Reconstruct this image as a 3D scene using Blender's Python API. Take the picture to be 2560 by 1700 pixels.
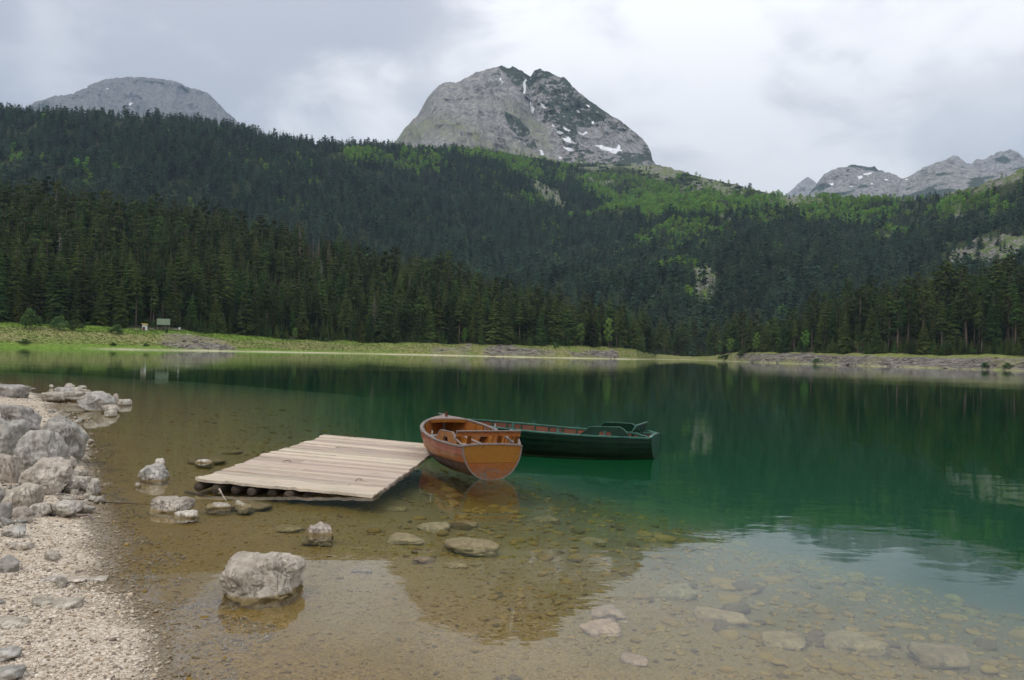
import bpy, bmesh, math, random
import numpy as np
from mathutils import Vector, Matrix

# ------------------------------------------------------------------ scene, camera, sky, sun, exposure
scene = bpy.context.scene
for o in list(bpy.data.objects):
    bpy.data.objects.remove(o)
COL = scene.collection
S = 2560 / 2361.0                       # measuring scale of the reference crops
CAM_Z = 2.0
FOC = 2000.0                            # focal length in reference pixels
ROLL = math.radians(1.44)
PITCH = math.atan(31.0 / FOC)
FWD = Vector((0, math.cos(PITCH), math.sin(PITCH)))
R0 = Vector((1, 0, 0))
U0 = R0.cross(FWD)
RIGHT = R0 * math.cos(ROLL) + U0 * math.sin(ROLL)
UP = U0 * math.cos(ROLL) - R0 * math.sin(ROLL)
cam_data = bpy.data.cameras.new('camera')
cam_data.sensor_width = 36.0
cam_data.sensor_fit = 'HORIZONTAL'
cam_data.lens = 36.0 * FOC / 2560.0
cam_data.clip_start = 0.1
cam_data.clip_end = 30000.0
cam = bpy.data.objects.new('camera', cam_data)
COL.objects.link(cam)
M = Matrix((RIGHT, UP, -FWD)).transposed().to_4x4()
M.translation = Vector((0, 0, CAM_Z))
cam.matrix_world = M
scene.camera = cam

SUN_EL, SUN_AZ = 52.0, 205.0            # degrees, azimuth clockwise from +Y (behind and left of the viewer)
world = bpy.data.worlds.new('World')
scene.world = world
world.use_nodes = True
wt = world.node_tree
wn, wl = wt.nodes, wt.links
wn.clear()


def wmath(op, a, b=None, c=None):
    n = wn.new('ShaderNodeMath')
    n.operation = op
    for i, v in enumerate((a, b, c)):
        if v is None:
            continue
        if isinstance(v, (int, float)):
            n.inputs[i].default_value = v
        else:
            wl.new(v, n.inputs[i])
    return n.outputs[0]


def wmix(fac, a, b):
    n = wn.new('ShaderNodeMix')
    n.data_type = 'RGBA'
    for sock, v in ((n.inputs[0], fac), (n.inputs[6], a), (n.inputs[7], b)):
        if isinstance(v, (tuple, list)):
            sock.default_value = (*v, 1)
        elif isinstance(v, (int, float)):
            sock.default_value = v
        else:
            wl.new(v, sock)
    return n.outputs[2]


def wramp(v, lo, hi):
    n = wn.new('ShaderNodeMapRange')
    n.interpolation_type = 'SMOOTHSTEP'
    wl.new(v, n.inputs[0])
    n.inputs[1].default_value, n.inputs[2].default_value = lo, hi
    return n.outputs[0]


tc = wn.new('ShaderNodeTexCoord')
nrm = wn.new('ShaderNodeVectorMath'); nrm.operation = 'NORMALIZE'
wl.new(tc.outputs['Generated'], nrm.inputs[0])
sep = wn.new('ShaderNodeSeparateXYZ'); wl.new(nrm.outputs[0], sep.inputs[0])
elev = wmath('MAXIMUM', sep.outputs[2], 0.0)
cmb = wn.new('ShaderNodeCombineXYZ')          # billows: flattened a little, so that they spread sideways
wl.new(sep.outputs[0], cmb.inputs[0])
wl.new(sep.outputs[1], cmb.inputs[1])
wl.new(wmath('MULTIPLY', sep.outputs[2], 1.75), cmb.inputs[2])


def wnoise(scale, detail, rough, dist, off):
    mp = wn.new('ShaderNodeMapping')
    mp.inputs['Location'].default_value = off
    wl.new(cmb.outputs[0], mp.inputs[0])
    n = wn.new('ShaderNodeTexNoise')
    wl.new(mp.outputs[0], n.inputs['Vector'])
    n.inputs['Scale'].default_value = scale
    n.inputs['Detail'].default_value = detail
    n.inputs['Roughness'].default_value = rough
    n.inputs['Distortion'].default_value = dist
    return n.outputs[0]


big = wramp(wnoise(2.3, 2.0, 0.5, 0.3, (3.1, 1.7, 0.0)), 0.32, 0.68)
mid = wramp(wnoise(5.5, 6.0, 0.52, 0.4, (0.4, 5.2, 2.0)), 0.34, 0.66)
fine = wnoise(15.0, 6.0, 0.55, 0.3, (7.7, 0.2, 4.0))
shade = wmath('ADD', wmath('MULTIPLY', big, 0.45), wmath('ADD', wmath('MULTIPLY', mid, 0.45), wmath('MULTIPLY', fine, 0.2)))
# thin bright part of the cloud layer, right of the peak
dn = wn.new('ShaderNodeVectorMath'); dn.operation = 'DOT_PRODUCT'
wl.new(nrm.outputs[0], dn.inputs[0])
dn.inputs[1].default_value = Vector((0.26, 1.0, 0.28)).normalized()
glow = wramp(dn.outputs['Value'], 0.86, 1.0)
shade = wmath('ADD', wmath('MULTIPLY', shade, 0.92), wmath('MULTIPLY', glow, 0.30))
cloud = wmix(wramp(shade, 0.26, 0.94), (0.350, 0.357, 0.395), (0.70, 0.695, 0.705))
# overcast sky: brighter overhead than at the horizon
lum = wmath('MULTIPLY', wmath('ADD', wmath('MULTIPLY', elev, 2.0), 1.0), 0.91)
vm = wn.new('ShaderNodeVectorMath'); vm.operation = 'SCALE'
wl.new(cloud, vm.inputs[0]); wl.new(lum, vm.inputs[3])
vm2 = wn.new('ShaderNodeVectorMath'); vm2.operation = 'SCALE'
wl.new(vm.outputs[0], vm2.inputs[0]); vm2.inputs[3].default_value = 10.0
sky = wn.new('ShaderNodeTexSky')
sky.sky_type = 'NISHITA'
sky.sun_disc = False
sky.sun_elevation = math.radians(SUN_EL)
sky.sun_rotation = math.radians(SUN_AZ)
sky.altitude = 1400
thin = wmath('MULTIPLY', wramp(wnoise(3.0, 4.0, 0.5, 0.3, (2.0, 9.0, 1.0)), 0.55, 0.8), 0.12)
wcol = wmix(thin, vm2.outputs[0], sky.outputs[0])
bg = wn.new('ShaderNodeBackground')
wl.new(wcol, bg.inputs[0])
bg.inputs[1].default_value = 0.1
wo = wn.new('ShaderNodeOutputWorld')
wl.new(bg.outputs[0], wo.inputs[0])

sun_data = bpy.data.lights.new('sun', 'SUN')
sun_data.energy = 1.3
sun_data.angle = math.radians(14)
sun_data.color = (1.0, 0.96, 0.90)
sun = bpy.data.objects.new('sun', sun_data)
COL.objects.link(sun)
_a, _e = math.radians(SUN_AZ), math.radians(SUN_EL)
sdir = Vector((math.sin(_a) * math.cos(_e), math.cos(_a) * math.cos(_e), math.sin(_e)))
sun.rotation_euler = sdir.to_track_quat('Z', 'Y').to_euler()

vs = scene.view_settings
vs.view_transform = 'Standard'
vs.look = 'None'
vs.exposure = 0.27
vs.gamma = 1.0
vs.use_curve_mapping = False
scene.display_settings.display_device = 'sRGB'
scene.render.engine = 'CYCLES'
cy = scene.cycles
cy.use_denoising = True
cy.max_bounces = 6
cy.diffuse_bounces = 2
cy.glossy_bounces = 3
cy.transmission_bounces = 4
cy.transparent_max_bounces = 12
cy.volume_bounces = 0
cy.use_adaptive_sampling = True
cy.adaptive_threshold = 0.01

# ------------------------------------------------------------------ small tools
rng = np.random.default_rng(7)
random.seed(7)


def ray(px, py):
    """direction through a reference pixel, scaled to horizontal length 1: (sin az, cos az, tan elevation)"""
    px = np.asarray(px, float); py = np.asarray(py, float)
    u = (px - 1280.0) / FOC
    v = (850.0 - py) / FOC
    d = [FWD[i] + u * RIGHT[i] + v * UP[i] for i in range(3)]
    h = np.sqrt(d[0] ** 2 + d[1] ** 2)
    return d[0] / h, d[1] / h, d[2] / h


def project(x, y, z):
    zz = z - CAM_Z
    f = x * FWD[0] + y * FWD[1] + zz * FWD[2]
    u = (x * RIGHT[0] + y * RIGHT[1] + zz * RIGHT[2]) / f
    v = (x * UP[0] + y * UP[1] + zz * UP[2]) / f
    return 1280 + FOC * u, 850 - FOC * v


def at_plane(px, py, z=0.0):
    a, b, t = ray(px, py)
    d = (z - CAM_Z) / t
    return a * d, b * d


def horizon_dir(px):
    """unit horizontal direction of an image column at the horizon"""
    py = 849 + 0.0251 * np.asarray(px, float)
    a, b, t = ray(px, py)
    return a, b


def tan_el(px, py):
    return ray(px, py)[2]


def _h3(ix, iy, iz, seed):
    n = (ix.astype(np.int64) * 374761393 + iy.astype(np.int64) * 668265263 + iz.astype(np.int64) * 2147483647 + seed * 1274126177) & 0xFFFFFFFF
    n = ((n ^ (n >> 13)) * 1274126177) & 0xFFFFFFFF
    n = (n ^ (n >> 16)) & 0xFFFFFFFF
    n = (n * 2246822519) & 0xFFFFFFFF
    return ((n ^ (n >> 15)) & 0xFFFFFF) / float(0xFFFFFF)


def vnoise(x, y, z, seed=0):
    x, y, z = np.broadcast_arrays(np.asarray(x, float), np.asarray(y, float), np.asarray(z, float))
    ix, iy, iz = np.floor(x), np.floor(y), np.floor(z)
    fx, fy, fz = x - ix, y - iy, z - iz
    fx, fy, fz = (f * f * f * (f * (f * 6 - 15) + 10) for f in (fx, fy, fz))
    r = 0
    for dx in (0, 1):
        for dy in (0, 1):
            for dz in (0, 1):
                w = (fx if dx else 1 - fx) * (fy if dy else 1 - fy) * (fz if dz else 1 - fz)
                r = r + w * _h3(ix + dx, iy + dy, iz + dz, seed)
    return r * 2 - 1


def fbm(x, y, z=0.0, octv=4, seed=0, gain=0.5):
    r, a, f = 0, 1.0, 1.0
    for k in range(octv):
        r = r + a * vnoise(x * f + 17.3 * k, y * f - 9.1 * k, np.asarray(z) * f + 4.7 * k, seed + k)
        a *= gain; f *= 2.03
    return r


def ridged(x, y, z=0.0, octv=4, seed=0):
    r, a, f = 0, 1.0, 1.0
    for k in range(octv):
        r = r + a * (1 - 2 * np.abs(vnoise(x * f + 7.3 * k, y * f + 3.1 * k, np.asarray(z) * f, seed + k)))
        a *= 0.5; f *= 2.1
    return r


def smooth(x, a, b):
    t = np.clip((x - a) / (b - a), 0, 1)
    return t * t * (3 - 2 * t)


def in_poly(px, py, poly):
    c = np.zeros(np.shape(px), bool)
    n = len(poly)
    for i in range(n):
        x1, y1 = poly[i]; x2, y2 = poly[(i + 1) % n]
        if y1 == y2:
            continue
        hit = ((y1 > py) != (y2 > py)) & (px < (x2 - x1) * (py - y1) / (y2 - y1) + x1)
        c ^= hit
    return c


def mesh_data(name, verts, faces, mats=(), midx=None, smooth_shade=False):
    me = bpy.data.meshes.new(name)
    verts = np.asarray(verts, np.float32).reshape(-1, 3)
    if isinstance(faces, np.ndarray) and faces.ndim == 2:
        k = faces.shape[1]; nf = len(faces)
        me.vertices.add(len(verts)); me.vertices.foreach_set('co', verts.ravel())
        me.loops.add(nf * k); me.loops.foreach_set('vertex_index', faces.astype(np.int32).ravel())
        me.polygons.add(nf); me.polygons.foreach_set('loop_start', np.arange(0, nf * k, k, dtype=np.int32))
        me.update(calc_edges=True)
    else:
        me.from_pydata(verts.tolist(), [], [list(f) for f in faces])
        me.update()
    for m in mats:
        me.materials.append(m)
    if midx is not None:
        me.polygons.foreach_set('material_index', np.asarray(midx, np.int32))
    me.polygons.foreach_set('use_smooth', np.full(len(me.polygons), smooth_shade))
    return me


def obj(name, me, parent=None, loc=None, rot=None, scale=None):
    o = bpy.data.objects.new(name, me)
    COL.objects.link(o)
    if parent is not None:
        o.parent = parent
    if loc is not None:
        o.location = loc
    if rot is not None:
        o.rotation_euler = rot
    if scale is not None:
        o.scale = scale
    return o


def tag(o, label=None, cat=None, group=None, kind=None):
    if label: o['label'] = label
    if cat: o['category'] = cat
    if group: o['group'] = group
    if kind: o['kind'] = kind
    return o


def grid_faces(nu, nv):
    i = np.arange(nu - 1)[:, None] * nv + np.arange(nv - 1)[None, :]
    f = np.stack([i, i + nv, i + nv + 1, i + 1], -1)
    return f.reshape(-1, 4)


def point_attr(me, name, vals):
    a = me.attributes.new(name, 'FLOAT', 'POINT')
    a.data.foreach_set('value', np.asarray(vals, np.float32).ravel())


class MB:
    """collects faces of one part"""
    def __init__(self):
        self.v, self.f = [], []

    def add(self, verts, faces):
        b = len(self.v)
        self.v += [tuple(p) for p in verts]
        self.f += [tuple(b + i for i in f) for f in faces]

    def box(self, c, s, rot=None):
        p = []
        for dx in (-1, 1):
            for dy in (-1, 1):
                for dz in (-1, 1):
                    w = Vector((dx * s[0] / 2, dy * s[1] / 2, dz * s[2] / 2))
                    if rot is not None:
                        w = rot @ w
                    p.append(Vector(c) + w)
        self.add(p, [(0, 1, 3, 2), (4, 6, 7, 5), (0, 4, 5, 1), (2, 3, 7, 6), (0, 2, 6, 4), (1, 5, 7, 3)])

    def sweep(self, pts, prof, side=None, closed_prof=True):
        """sweep a 2-D profile (a along side, b along up) along a list of points"""
        n, k = len(pts), len(prof)
        vs = []
        for i, p in enumerate(pts):
            p = Vector(p)
            t = (Vector(pts[min(i + 1, n - 1)]) - Vector(pts[max(i - 1, 0)])).normalized()
            if side is None:
                sd = t.cross(Vector((0, 0, 1)))
                sd = sd.normalized() if sd.length > 1e-4 else Vector((1, 0, 0))
            else:
                sd = Vector(side)
                sd = (sd - t * sd.dot(t)).normalized()
            up = sd.cross(t).normalized()
            vs += [p + sd * a + up * b for a, b in prof]
        fs = []
        for i in range(n - 1):
            for j in range(k if closed_prof else k - 1):
                a, b = i * k + j, i * k + (j + 1) % k
                fs.append((a, a + k, b + k, b))
        fs.append(tuple(range(k)))
        fs.append(tuple((n - 1) * k + j for j in reversed(range(k))))
        self.add(vs, fs)

    def tube(self, pts, r, sides=6, taper=None):
        n = len(pts)
        vs, fs = [], []
        for i, p in enumerate(pts):
            p = Vector(p)
            t = (Vector(pts[min(i + 1, n - 1)]) - Vector(pts[max(i - 1, 0)])).normalized()
            ref = Vector((0, 0, 1)) if abs(t.z) < 0.9 else Vector((1, 0, 0))
            sd = t.cross(ref).normalized(); up = sd.cross(t)
            rr = r if taper is None else r + (taper - r) * i / (n - 1)
            for j in range(sides):
                a = 2 * math.pi * j / sides
                vs.append(p + (sd * math.cos(a) + up * math.sin(a)) * rr)
        for i in range(n - 1):
            for j in range(sides):
                a, b = i * sides + j, i * sides + (j + 1) % sides
                fs.append((a, b, b + sides, a + sides))
        fs.append(tuple(reversed(range(sides))))
        fs.append(tuple((n - 1) * sides + j for j in range(sides)))
        self.add(vs, fs)

    def mesh(self, name, mat, smooth_shade=False):
        return mesh_data(name, self.v, self.f, [mat], smooth_shade=smooth_shade)

    def build(self, name, mat, parent=None, smooth_shade=False):
        me = self.mesh(name, mat, smooth_shade)
        bm = bmesh.new(); bm.from_mesh(me)
        bmesh.ops.recalc_face_normals(bm, faces=bm.faces)
        bm.to_mesh(me); bm.free()
        return obj(name, me, parent)

# ------------------------------------------------------------------ materials
class NT:
    def __init__(self, name):
        self.m = bpy.data.materials.new(name)
        self.m.use_nodes = True
        self.t = self.m.node_tree
        self.n, self.l = self.t.nodes, self.t.links
        self.n.clear()
        self.out = self.n.new('ShaderNodeOutputMaterial')

    def set(self, sock, v):
        if v is None:
            return
        if isinstance(v, (tuple, list)):
            sock.default_value = (*v, 1) if len(v) == 3 and sock.type == 'RGBA' else v
        elif isinstance(v, (int, float)):
            sock.default_value = v
        else:
            self.l.new(v, sock)

    def math(self, op, a, b=None, clamp=False):
        n = self.n.new('ShaderNodeMath'); n.operation = op; n.use_clamp = clamp
        self.set(n.inputs[0], a); self.set(n.inputs[1], b)
        return n.outputs[0]

    def mix(self, f, a, b, blend='MIX'):
        n = self.n.new('ShaderNodeMix'); n.data_type = 'RGBA'; n.blend_type = blend
        self.set(n.inputs[0], f); self.set(n.inputs[6], a); self.set(n.inputs[7], b)
        return n.outputs[2]

    def coords(self, kind='Object', scale=(1, 1, 1), rot=(0, 0, 0), loc=(0, 0, 0)):
        if kind == 'Position':
            src = self.n.new('ShaderNodeNewGeometry').outputs['Position']
        else:
            src = self.n.new('ShaderNodeTexCoord').outputs[kind]
        m = self.n.new('ShaderNodeMapping')
        m.inputs['Scale'].default_value = scale
        m.inputs['Rotation'].default_value = rot
        m.inputs['Location'].default_value = loc
        self.l.new(src, m.inputs[0])
        return m.outputs[0]

    def noise(self, vec, scale, detail=4, rough=0.55, dist=0.0):
        n = self.n.new('ShaderNodeTexNoise')
        self.l.new(vec, n.inputs['Vector'])
        n.inputs['Scale'].default_value = scale
        n.inputs['Detail'].default_value = detail
        n.inputs['Roughness'].default_value = rough
        n.inputs['Distortion'].default_value = dist
        return n.outputs[0]

    def voronoi(self, vec, scale, feature='F1', out='Distance'):
        n = self.n.new('ShaderNodeTexVoronoi')
        n.feature = feature
        self.l.new(vec, n.inputs['Vector'])
        n.inputs['Scale'].default_value = scale
        return n.outputs[out]

    def range(self, v, lo, hi, a=0.0, b=1.0, smooth_it=True):
        n = self.n.new('ShaderNodeMapRange')
        n.interpolation_type = 'SMOOTHSTEP' if smooth_it else 'LINEAR'
        self.set(n.inputs[0], v)
        n.inputs[1].default_value, n.inputs[2].default_value = lo, hi
        n.inputs[3].default_value, n.inputs[4].default_value = a, b
        return n.outputs[0]

    def attr(self, name):
        n = self.n.new('ShaderNodeAttribute'); n.attribute_name = name
        return n.outputs['Fac']

    def rand(self):
        return self.n.new('ShaderNodeObjectInfo').outputs['Random']

    def posz(self):
        g = self.n.new('ShaderNodeNewGeometry')
        s = self.n.new('ShaderNodeSeparateXYZ')
        self.l.new(g.outputs['Position'], s.inputs[0])
        return s.outputs[2]

    def bump(self, h, strength=0.5, dist=0.02, normal=None):
        n = self.n.new('ShaderNodeBump')
        n.inputs['Strength'].default_value = strength
        n.inputs['Distance'].default_value = dist
        self.l.new(h, n.inputs['Height'])
        if normal is not None:
            self.l.new(normal, n.inputs['Normal'])
        return n.outputs[0]

    def vary(self, col, amount_v=0.3, amount_h=0.03, src=None):
        """per-object variation of a colour"""
        n = self.n.new('ShaderNodeHueSaturation')
        r = self.rand() if src is None else src
        self.set(n.inputs['Hue'], self.range(r, 0, 1, 0.5 - amount_h, 0.5 + amount_h, False))
        r2 = self.math('FRACT', self.math('MULTIPLY', r, 7.13))
        self.set(n.inputs['Value'], self.range(r2, 0, 1, 1 - amount_v, 1 + amount_v, False))
        self.set(n.inputs['Color'], col)
        return n.outputs[0]

    def surf(self, col, rough=0.8, normal=None, spec=0.3, metal=0.0, coat=0.0):
        b = self.n.new('ShaderNodeBsdfPrincipled')
        self.set(b.inputs['Base Color'], col)
        self.set(b.inputs['Roughness'], rough)
        b.inputs['Specular IOR Level'].default_value = spec
        b.inputs['Metallic'].default_value = metal
        if coat:
            b.inputs['Coat Weight'].default_value = coat * 0.4
            b.inputs['Coat Roughness'].default_value = 0.15
        if normal is not None:
            self.l.new(normal, b.inputs['Normal'])
        self.l.new(b.outputs[0], self.out.inputs['Surface'])
        return self.m


def m_plain(name, col, rough=0.7, var=0.12, scale=6.0, spec=0.3, metal=0.0):
    t = NT(name)
    c = t.coords('Object')
    n = t.noise(c, scale, 5)
    d = tuple(x * (1 - var * 2) for x in col); e = tuple(min(1, x * (1 + var * 2)) for x in col)
    return t.surf(t.mix(n, d, e), rough, t.bump(n, 0.15, 0.01), spec, metal)


def m_foliage(name, dark, light, var_v=0.3, var_h=0.02, nscale=1.2, rough=0.85):
    t = NT(name)
    c = t.coords('Object')
    n = t.noise(c, nscale, 3)
    col = t.vary(t.mix(t.range(n, 0.35, 0.65), dark, light), var_v, var_h)
    b = t.n.new('ShaderNodeBsdfPrincipled')
    t.set(b.inputs['Base Color'], col)
    b.inputs['Roughness'].default_value = rough
    b.inputs['Specular IOR Level'].default_value = 0.15
    tr = t.n.new('ShaderNodeBsdfTranslucent')
    t.set(tr.inputs[0], col)
    ms = t.n.new('ShaderNodeMixShader')
    ms.inputs[0].default_value = 0.22
    t.l.new(b.outputs[0], ms.inputs[1]); t.l.new(tr.outputs[0], ms.inputs[2])
    t.l.new(ms.outputs[0], t.out.inputs['Surface'])
    return t.m


def m_rock(name, light, dark, scale=3.0, algae=True, bump=0.7):
    t = NT(name)
    c = t.coords('Object')
    ns = t.noise(c, scale, 8, 0.65)
    n2 = t.noise(c, scale * 4.5, 6, 0.7)
    cr = t.noise(t.coords('Object', (1.6, 1.0, 0.55), (0.5, 0.9, 0.2)), scale * 1.3, 5, 0.6, 0.8)
    crack = t.range(t.math('ABSOLUTE', t.math('SUBTRACT', cr, 0.5)), 0.004, 0.026)
    gate = t.range(t.noise(c, scale * 0.6, 3), 0.46, 0.56)
    crack = t.math('MAXIMUM', crack, t.math('SUBTRACT', 1.0, gate))
    col = t.mix(t.range(ns, 0.32, 0.68), dark, light)
    col = t.mix(t.range(n2, 0.5, 0.75, 0, 0.45), col, tuple(min(0.75, x * 1.35) for x in light))
    col = t.mix(t.range(n2, 0.5, 0.28, 0, 0.5), col, tuple(x * 0.55 for x in dark))
    col = t.mix(t.range(crack, 0, 1, 0.45, 1), tuple(x * 0.6 for x in dark), col)
    col = t.vary(col, 0.16, 0.012)
    if algae:
        z = t.math('ADD', t.posz(), t.math('MULTIPLY', t.math('SUBTRACT', ns, 0.5), 0.03))
        wet = t.range(z, 0.012, 0.042, 1, 0)
        col = t.mix(t.math('MULTIPLY', wet, 0.82), col, (0.19, 0.135, 0.04))
    h = t.math('ADD', t.math('MULTIPLY', ns, 0.7), t.math('ADD', t.math('MULTIPLY', n2, 0.35), t.math('MULTIPLY', crack, 0.35)))
    return t.surf(col, 0.85, t.bump(h, bump, 0.06), 0.25)


def m_wood_grey(name, tone):
    """bleached plank; grain runs along the plank's own X"""
    t = NT(name)
    r = t.rand()
    off = t.n.new('ShaderNodeCombineXYZ')
    t.set(off.inputs[0], t.math('MULTIPLY', r, 37.0)); t.set(off.inputs[1], t.math('MULTIPLY', r, 13.0))
    def cc(sc):
        src = t.n.new('ShaderNodeTexCoord').outputs['Object']
        ad = t.n.new('ShaderNodeVectorMath'); ad.operation = 'ADD'
        t.l.new(src, ad.inputs[0]); t.l.new(off.outputs[0], ad.inputs[1])
        mp = t.n.new('ShaderNodeMapping'); mp.inputs['Scale'].default_value = sc
        t.l.new(ad.outputs[0], mp.inputs[0])
        return mp.outputs[0]
    g = t.noise(cc((1.2, 26, 10)), 1.6, 6, 0.65, 0.4)
    g2 = t.noise(cc((3.0, 70, 20)), 1.5, 4, 0.7)
    st = t.noise(cc((0.8, 5, 5)), 1.3, 4, 0.6)
    col = t.mix(t.range(g, 0.3, 0.7), tuple(x * 0.66 for x in tone), tone)
    col = t.mix(t.range(g2, 0.55, 0.70, 0, 0.75), col, tuple(x * 0.32 for x in tone))
    col = t.mix(t.range(st, 0.50, 0.70, 0, 0.6), col, (tone[0] * 0.80, tone[1] * 0.72, tone[2] * 0.60))
    col = t.vary(col, 0.24, 0.014)
    h = t.math('ADD', g, t.math('MULTIPLY', g2, 0.6))
    return t.surf(col, 0.82, t.bump(h, 0.6, 0.012), 0.2)


def m_wood_varnish(name, base, red, rough=0.42, wear=0.5, coat=0.3, scum=True, mottle=1.0):
    t = NT(name)
    g = t.noise(t.coords('Object', (1.3, 12, 16)), 2.0, 6, 0.62, 0.5)
    g2 = t.noise(t.coords('Object'), 3.0, 5, 0.6)
    sp = t.noise(t.coords('Object', (1, 1, 1.6)), 15, 6, 0.7)
    col = t.mix(t.range(g, 0.3, 0.7), tuple(x * (1 - 0.45 * mottle) for x in base), base)
    col = t.mix(t.range(g2, 0.42, 0.66, 0, 0.7), col, red)
    col = t.mix(t.math('MULTIPLY', t.range(sp, 0.60, 0.68), wear), col, (0.035, 0.022, 0.012))
    col = t.vary(col, 0.14, 0.008)
    ro = t.range(g2, 0.3, 0.7, rough * 0.7, rough * 1.25)
    sl = t.noise(t.coords('Object', (2.2, 30, 34)), 1.3, 3, 0.6)
    col = t.mix(t.range(sl, 0.64, 0.70, 0, 0.55 * min(1, wear + 0.3)), col, tuple(x * 0.35 for x in red))
    if scum:
        z = t.math('ADD', t.posz(), t.math('MULTIPLY', t.math('SUBTRACT', g2, 0.5), 0.14))
        sc = t.range(z, 0.06, 0.27, 1.0, 0)
        sp2 = t.range(t.noise(t.coords('Object'), 14, 5, 0.7), 0.42, 0.6)
        col = t.mix(t.math('MULTIPLY', sc, sp2), col, t.mix(g, (0.045, 0.036, 0.03), (0.15, 0.13, 0.11)))
    return t.surf(col, ro, t.bump(g, 0.18, 0.006), 0.22, 0.0, coat)


def m_paint(name, base, dark, rough=0.38):
    t = NT(name)
    g = t.noise(t.coords('Object', (1.2, 10, 12)), 2.0, 5, 0.6)
    g2 = t.noise(t.coords('Object'), 5.0, 5, 0.6)
    col = t.mix(t.range(g2, 0.3, 0.7), dark, base)
    col = t.mix(t.range(g, 0.6, 0.8, 0, 0.5), col, tuple(min(1, x * 1.5 + 0.01) for x in base))
    return t.surf(t.vary(col, 0.12, 0.006), rough, t.bump(g, 0.2, 0.005), 0.22)


MAT = {}
MAT['spruce'] = m_foliage('spruce_needles', (0.031, 0.056, 0.012), (0.086, 0.110, 0.023), 0.60, 0.04, 0.35)
MAT['spruce_far'] = m_foliage('spruce_needles_far', (0.030, 0.062, 0.034), (0.072, 0.112, 0.052), 0.58, 0.035, 0.3)  # bluer than the near needles: some distance haze is put into the colour
MAT['pine'] = m_foliage('pine_needles', (0.030, 0.050, 0.012), (0.080, 0.098, 0.024), 0.50, 0.035, 0.3)
MAT['leaf'] = m_foliage('spring_leaves', (0.10, 0.19, 0.035), (0.19, 0.31, 0.06), 0.30, 0.02, 0.6)
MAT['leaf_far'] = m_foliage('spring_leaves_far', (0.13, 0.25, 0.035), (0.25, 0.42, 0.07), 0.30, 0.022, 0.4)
MAT['scrub'] = m_foliage('dwarf_pine_needles', (0.022, 0.044, 0.022), (0.048, 0.085, 0.036), 0.30, 0.02, 0.4)
MAT['bush'] = m_foliage('bush_leaves', (0.045, 0.085, 0.022), (0.10, 0.15, 0.045), 0.30, 0.03, 1.5)
MAT['grassy'] = m_foliage('meadow_grass_blades', (0.10, 0.16, 0.03), (0.22, 0.29, 0.07), 0.25, 0.03, 0.6)
MAT['dead'] = m_foliage('dead_brown_needles', (0.10, 0.080, 0.062), (0.17, 0.14, 0.115), 0.25, 0.02, 0.6)
MAT['bark'] = m_plain('bark', (0.12, 0.085, 0.065), 0.9, 0.25, 4)
MAT['bark_grey'] = m_plain('bare_grey_wood', (0.21, 0.185, 0.165), 0.9, 0.2, 4)
MAT['rock_grey'] = m_rock('grey_limestone', (0.45, 0.415, 0.365), (0.215, 0.20, 0.172), 3.0)
MAT['rock_tan'] = m_rock('tan_limestone', (0.53, 0.465, 0.38), (0.27, 0.228, 0.178), 3.5)
MAT['rock_pale'] = m_rock('pale_limestone', (0.57, 0.52, 0.44), (0.33, 0.29, 0.235), 5.0)
MAT['rock_sub'] = m_rock('silted_stone', (0.27, 0.20, 0.085), (0.165, 0.115, 0.042), 4.0, False, 0.5)
MAT['rock_sub_pink'] = m_rock('pinkish_stone', (0.36, 0.255, 0.15), (0.23, 0.155, 0.085), 4.0, False, 0.5)
MAT['plank'] = m_wood_grey('bleached_planks', (0.57, 0.47, 0.365))
MAT['log'] = m_wood_grey('wet_log', (0.10, 0.075, 0.055))
MAT['rust'] = m_plain('rusty_iron', (0.12, 0.06, 0.035), 0.75, 0.3, 40, 0.4, 0.3)
MAT['var_orange'] = m_wood_varnish('orange_varnish', (0.31, 0.108, 0.013), (0.235, 0.064, 0.010))
MAT['var_transom'] = m_wood_varnish('ochre_varnish', (0.26, 0.098, 0.010), (0.205, 0.066, 0.008), 0.45, 0.8, mottle=0.45)
MAT['var_red'] = m_wood_varnish('reddish_varnish', (0.25, 0.066, 0.027), (0.21, 0.046, 0.020), 0.45, 0.25, mottle=0.4)
MAT['var_dark'] = m_wood_varnish('brown_varnish', (0.13, 0.046, 0.018), (0.095, 0.032, 0.014), 0.5, 0.3, mottle=0.6)
MAT['var_in'] = m_wood_varnish('inner_varnish', (0.34, 0.125, 0.025), (0.22, 0.060, 0.018), 0.5, 0.2, scum=False)
MAT['trim_grey'] = m_wood_grey('worn_grey_rail', (0.28, 0.225, 0.20))
MAT['band'] = m_wood_grey('scuffed_band', (0.20, 0.165, 0.145))
MAT['green'] = m_paint('dark_green_paint', (0.0045, 0.026, 0.0130), (0.0025, 0.015, 0.008))
MAT['green_top'] = m_paint('mid_green_paint', (0.012, 0.062, 0.034), (0.007, 0.040, 0.023))
MAT['green_rail'] = m_paint('worn_green_rail', (0.06, 0.15, 0.115), (0.022, 0.080, 0.058), 0.32)
MAT['green_in'] = m_wood_varnish('red_brown_lining', (0.17, 0.060, 0.030), (0.11, 0.035, 0.02), 0.6, 0.2, scum=False)
MAT['metal'] = m_plain('dull_metal', (0.45, 0.45, 0.44), 0.4, 0.1, 20, 0.5, 0.8)
MAT['roof_green'] = m_plain('faded_green_roof', (0.115, 0.15, 0.09), 0.7, 0.1, 3)
MAT['wood_dark'] = m_plain('weathered_timber', (0.17, 0.13, 0.11), 0.85, 0.2, 5)
MAT['wood_red'] = m_plain('red_brown_board', (0.13, 0.055, 0.04), 0.8, 0.2, 5)
MAT['white'] = m_plain('white_paint', (0.55, 0.55, 0.53), 0.6, 0.05, 5)
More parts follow.
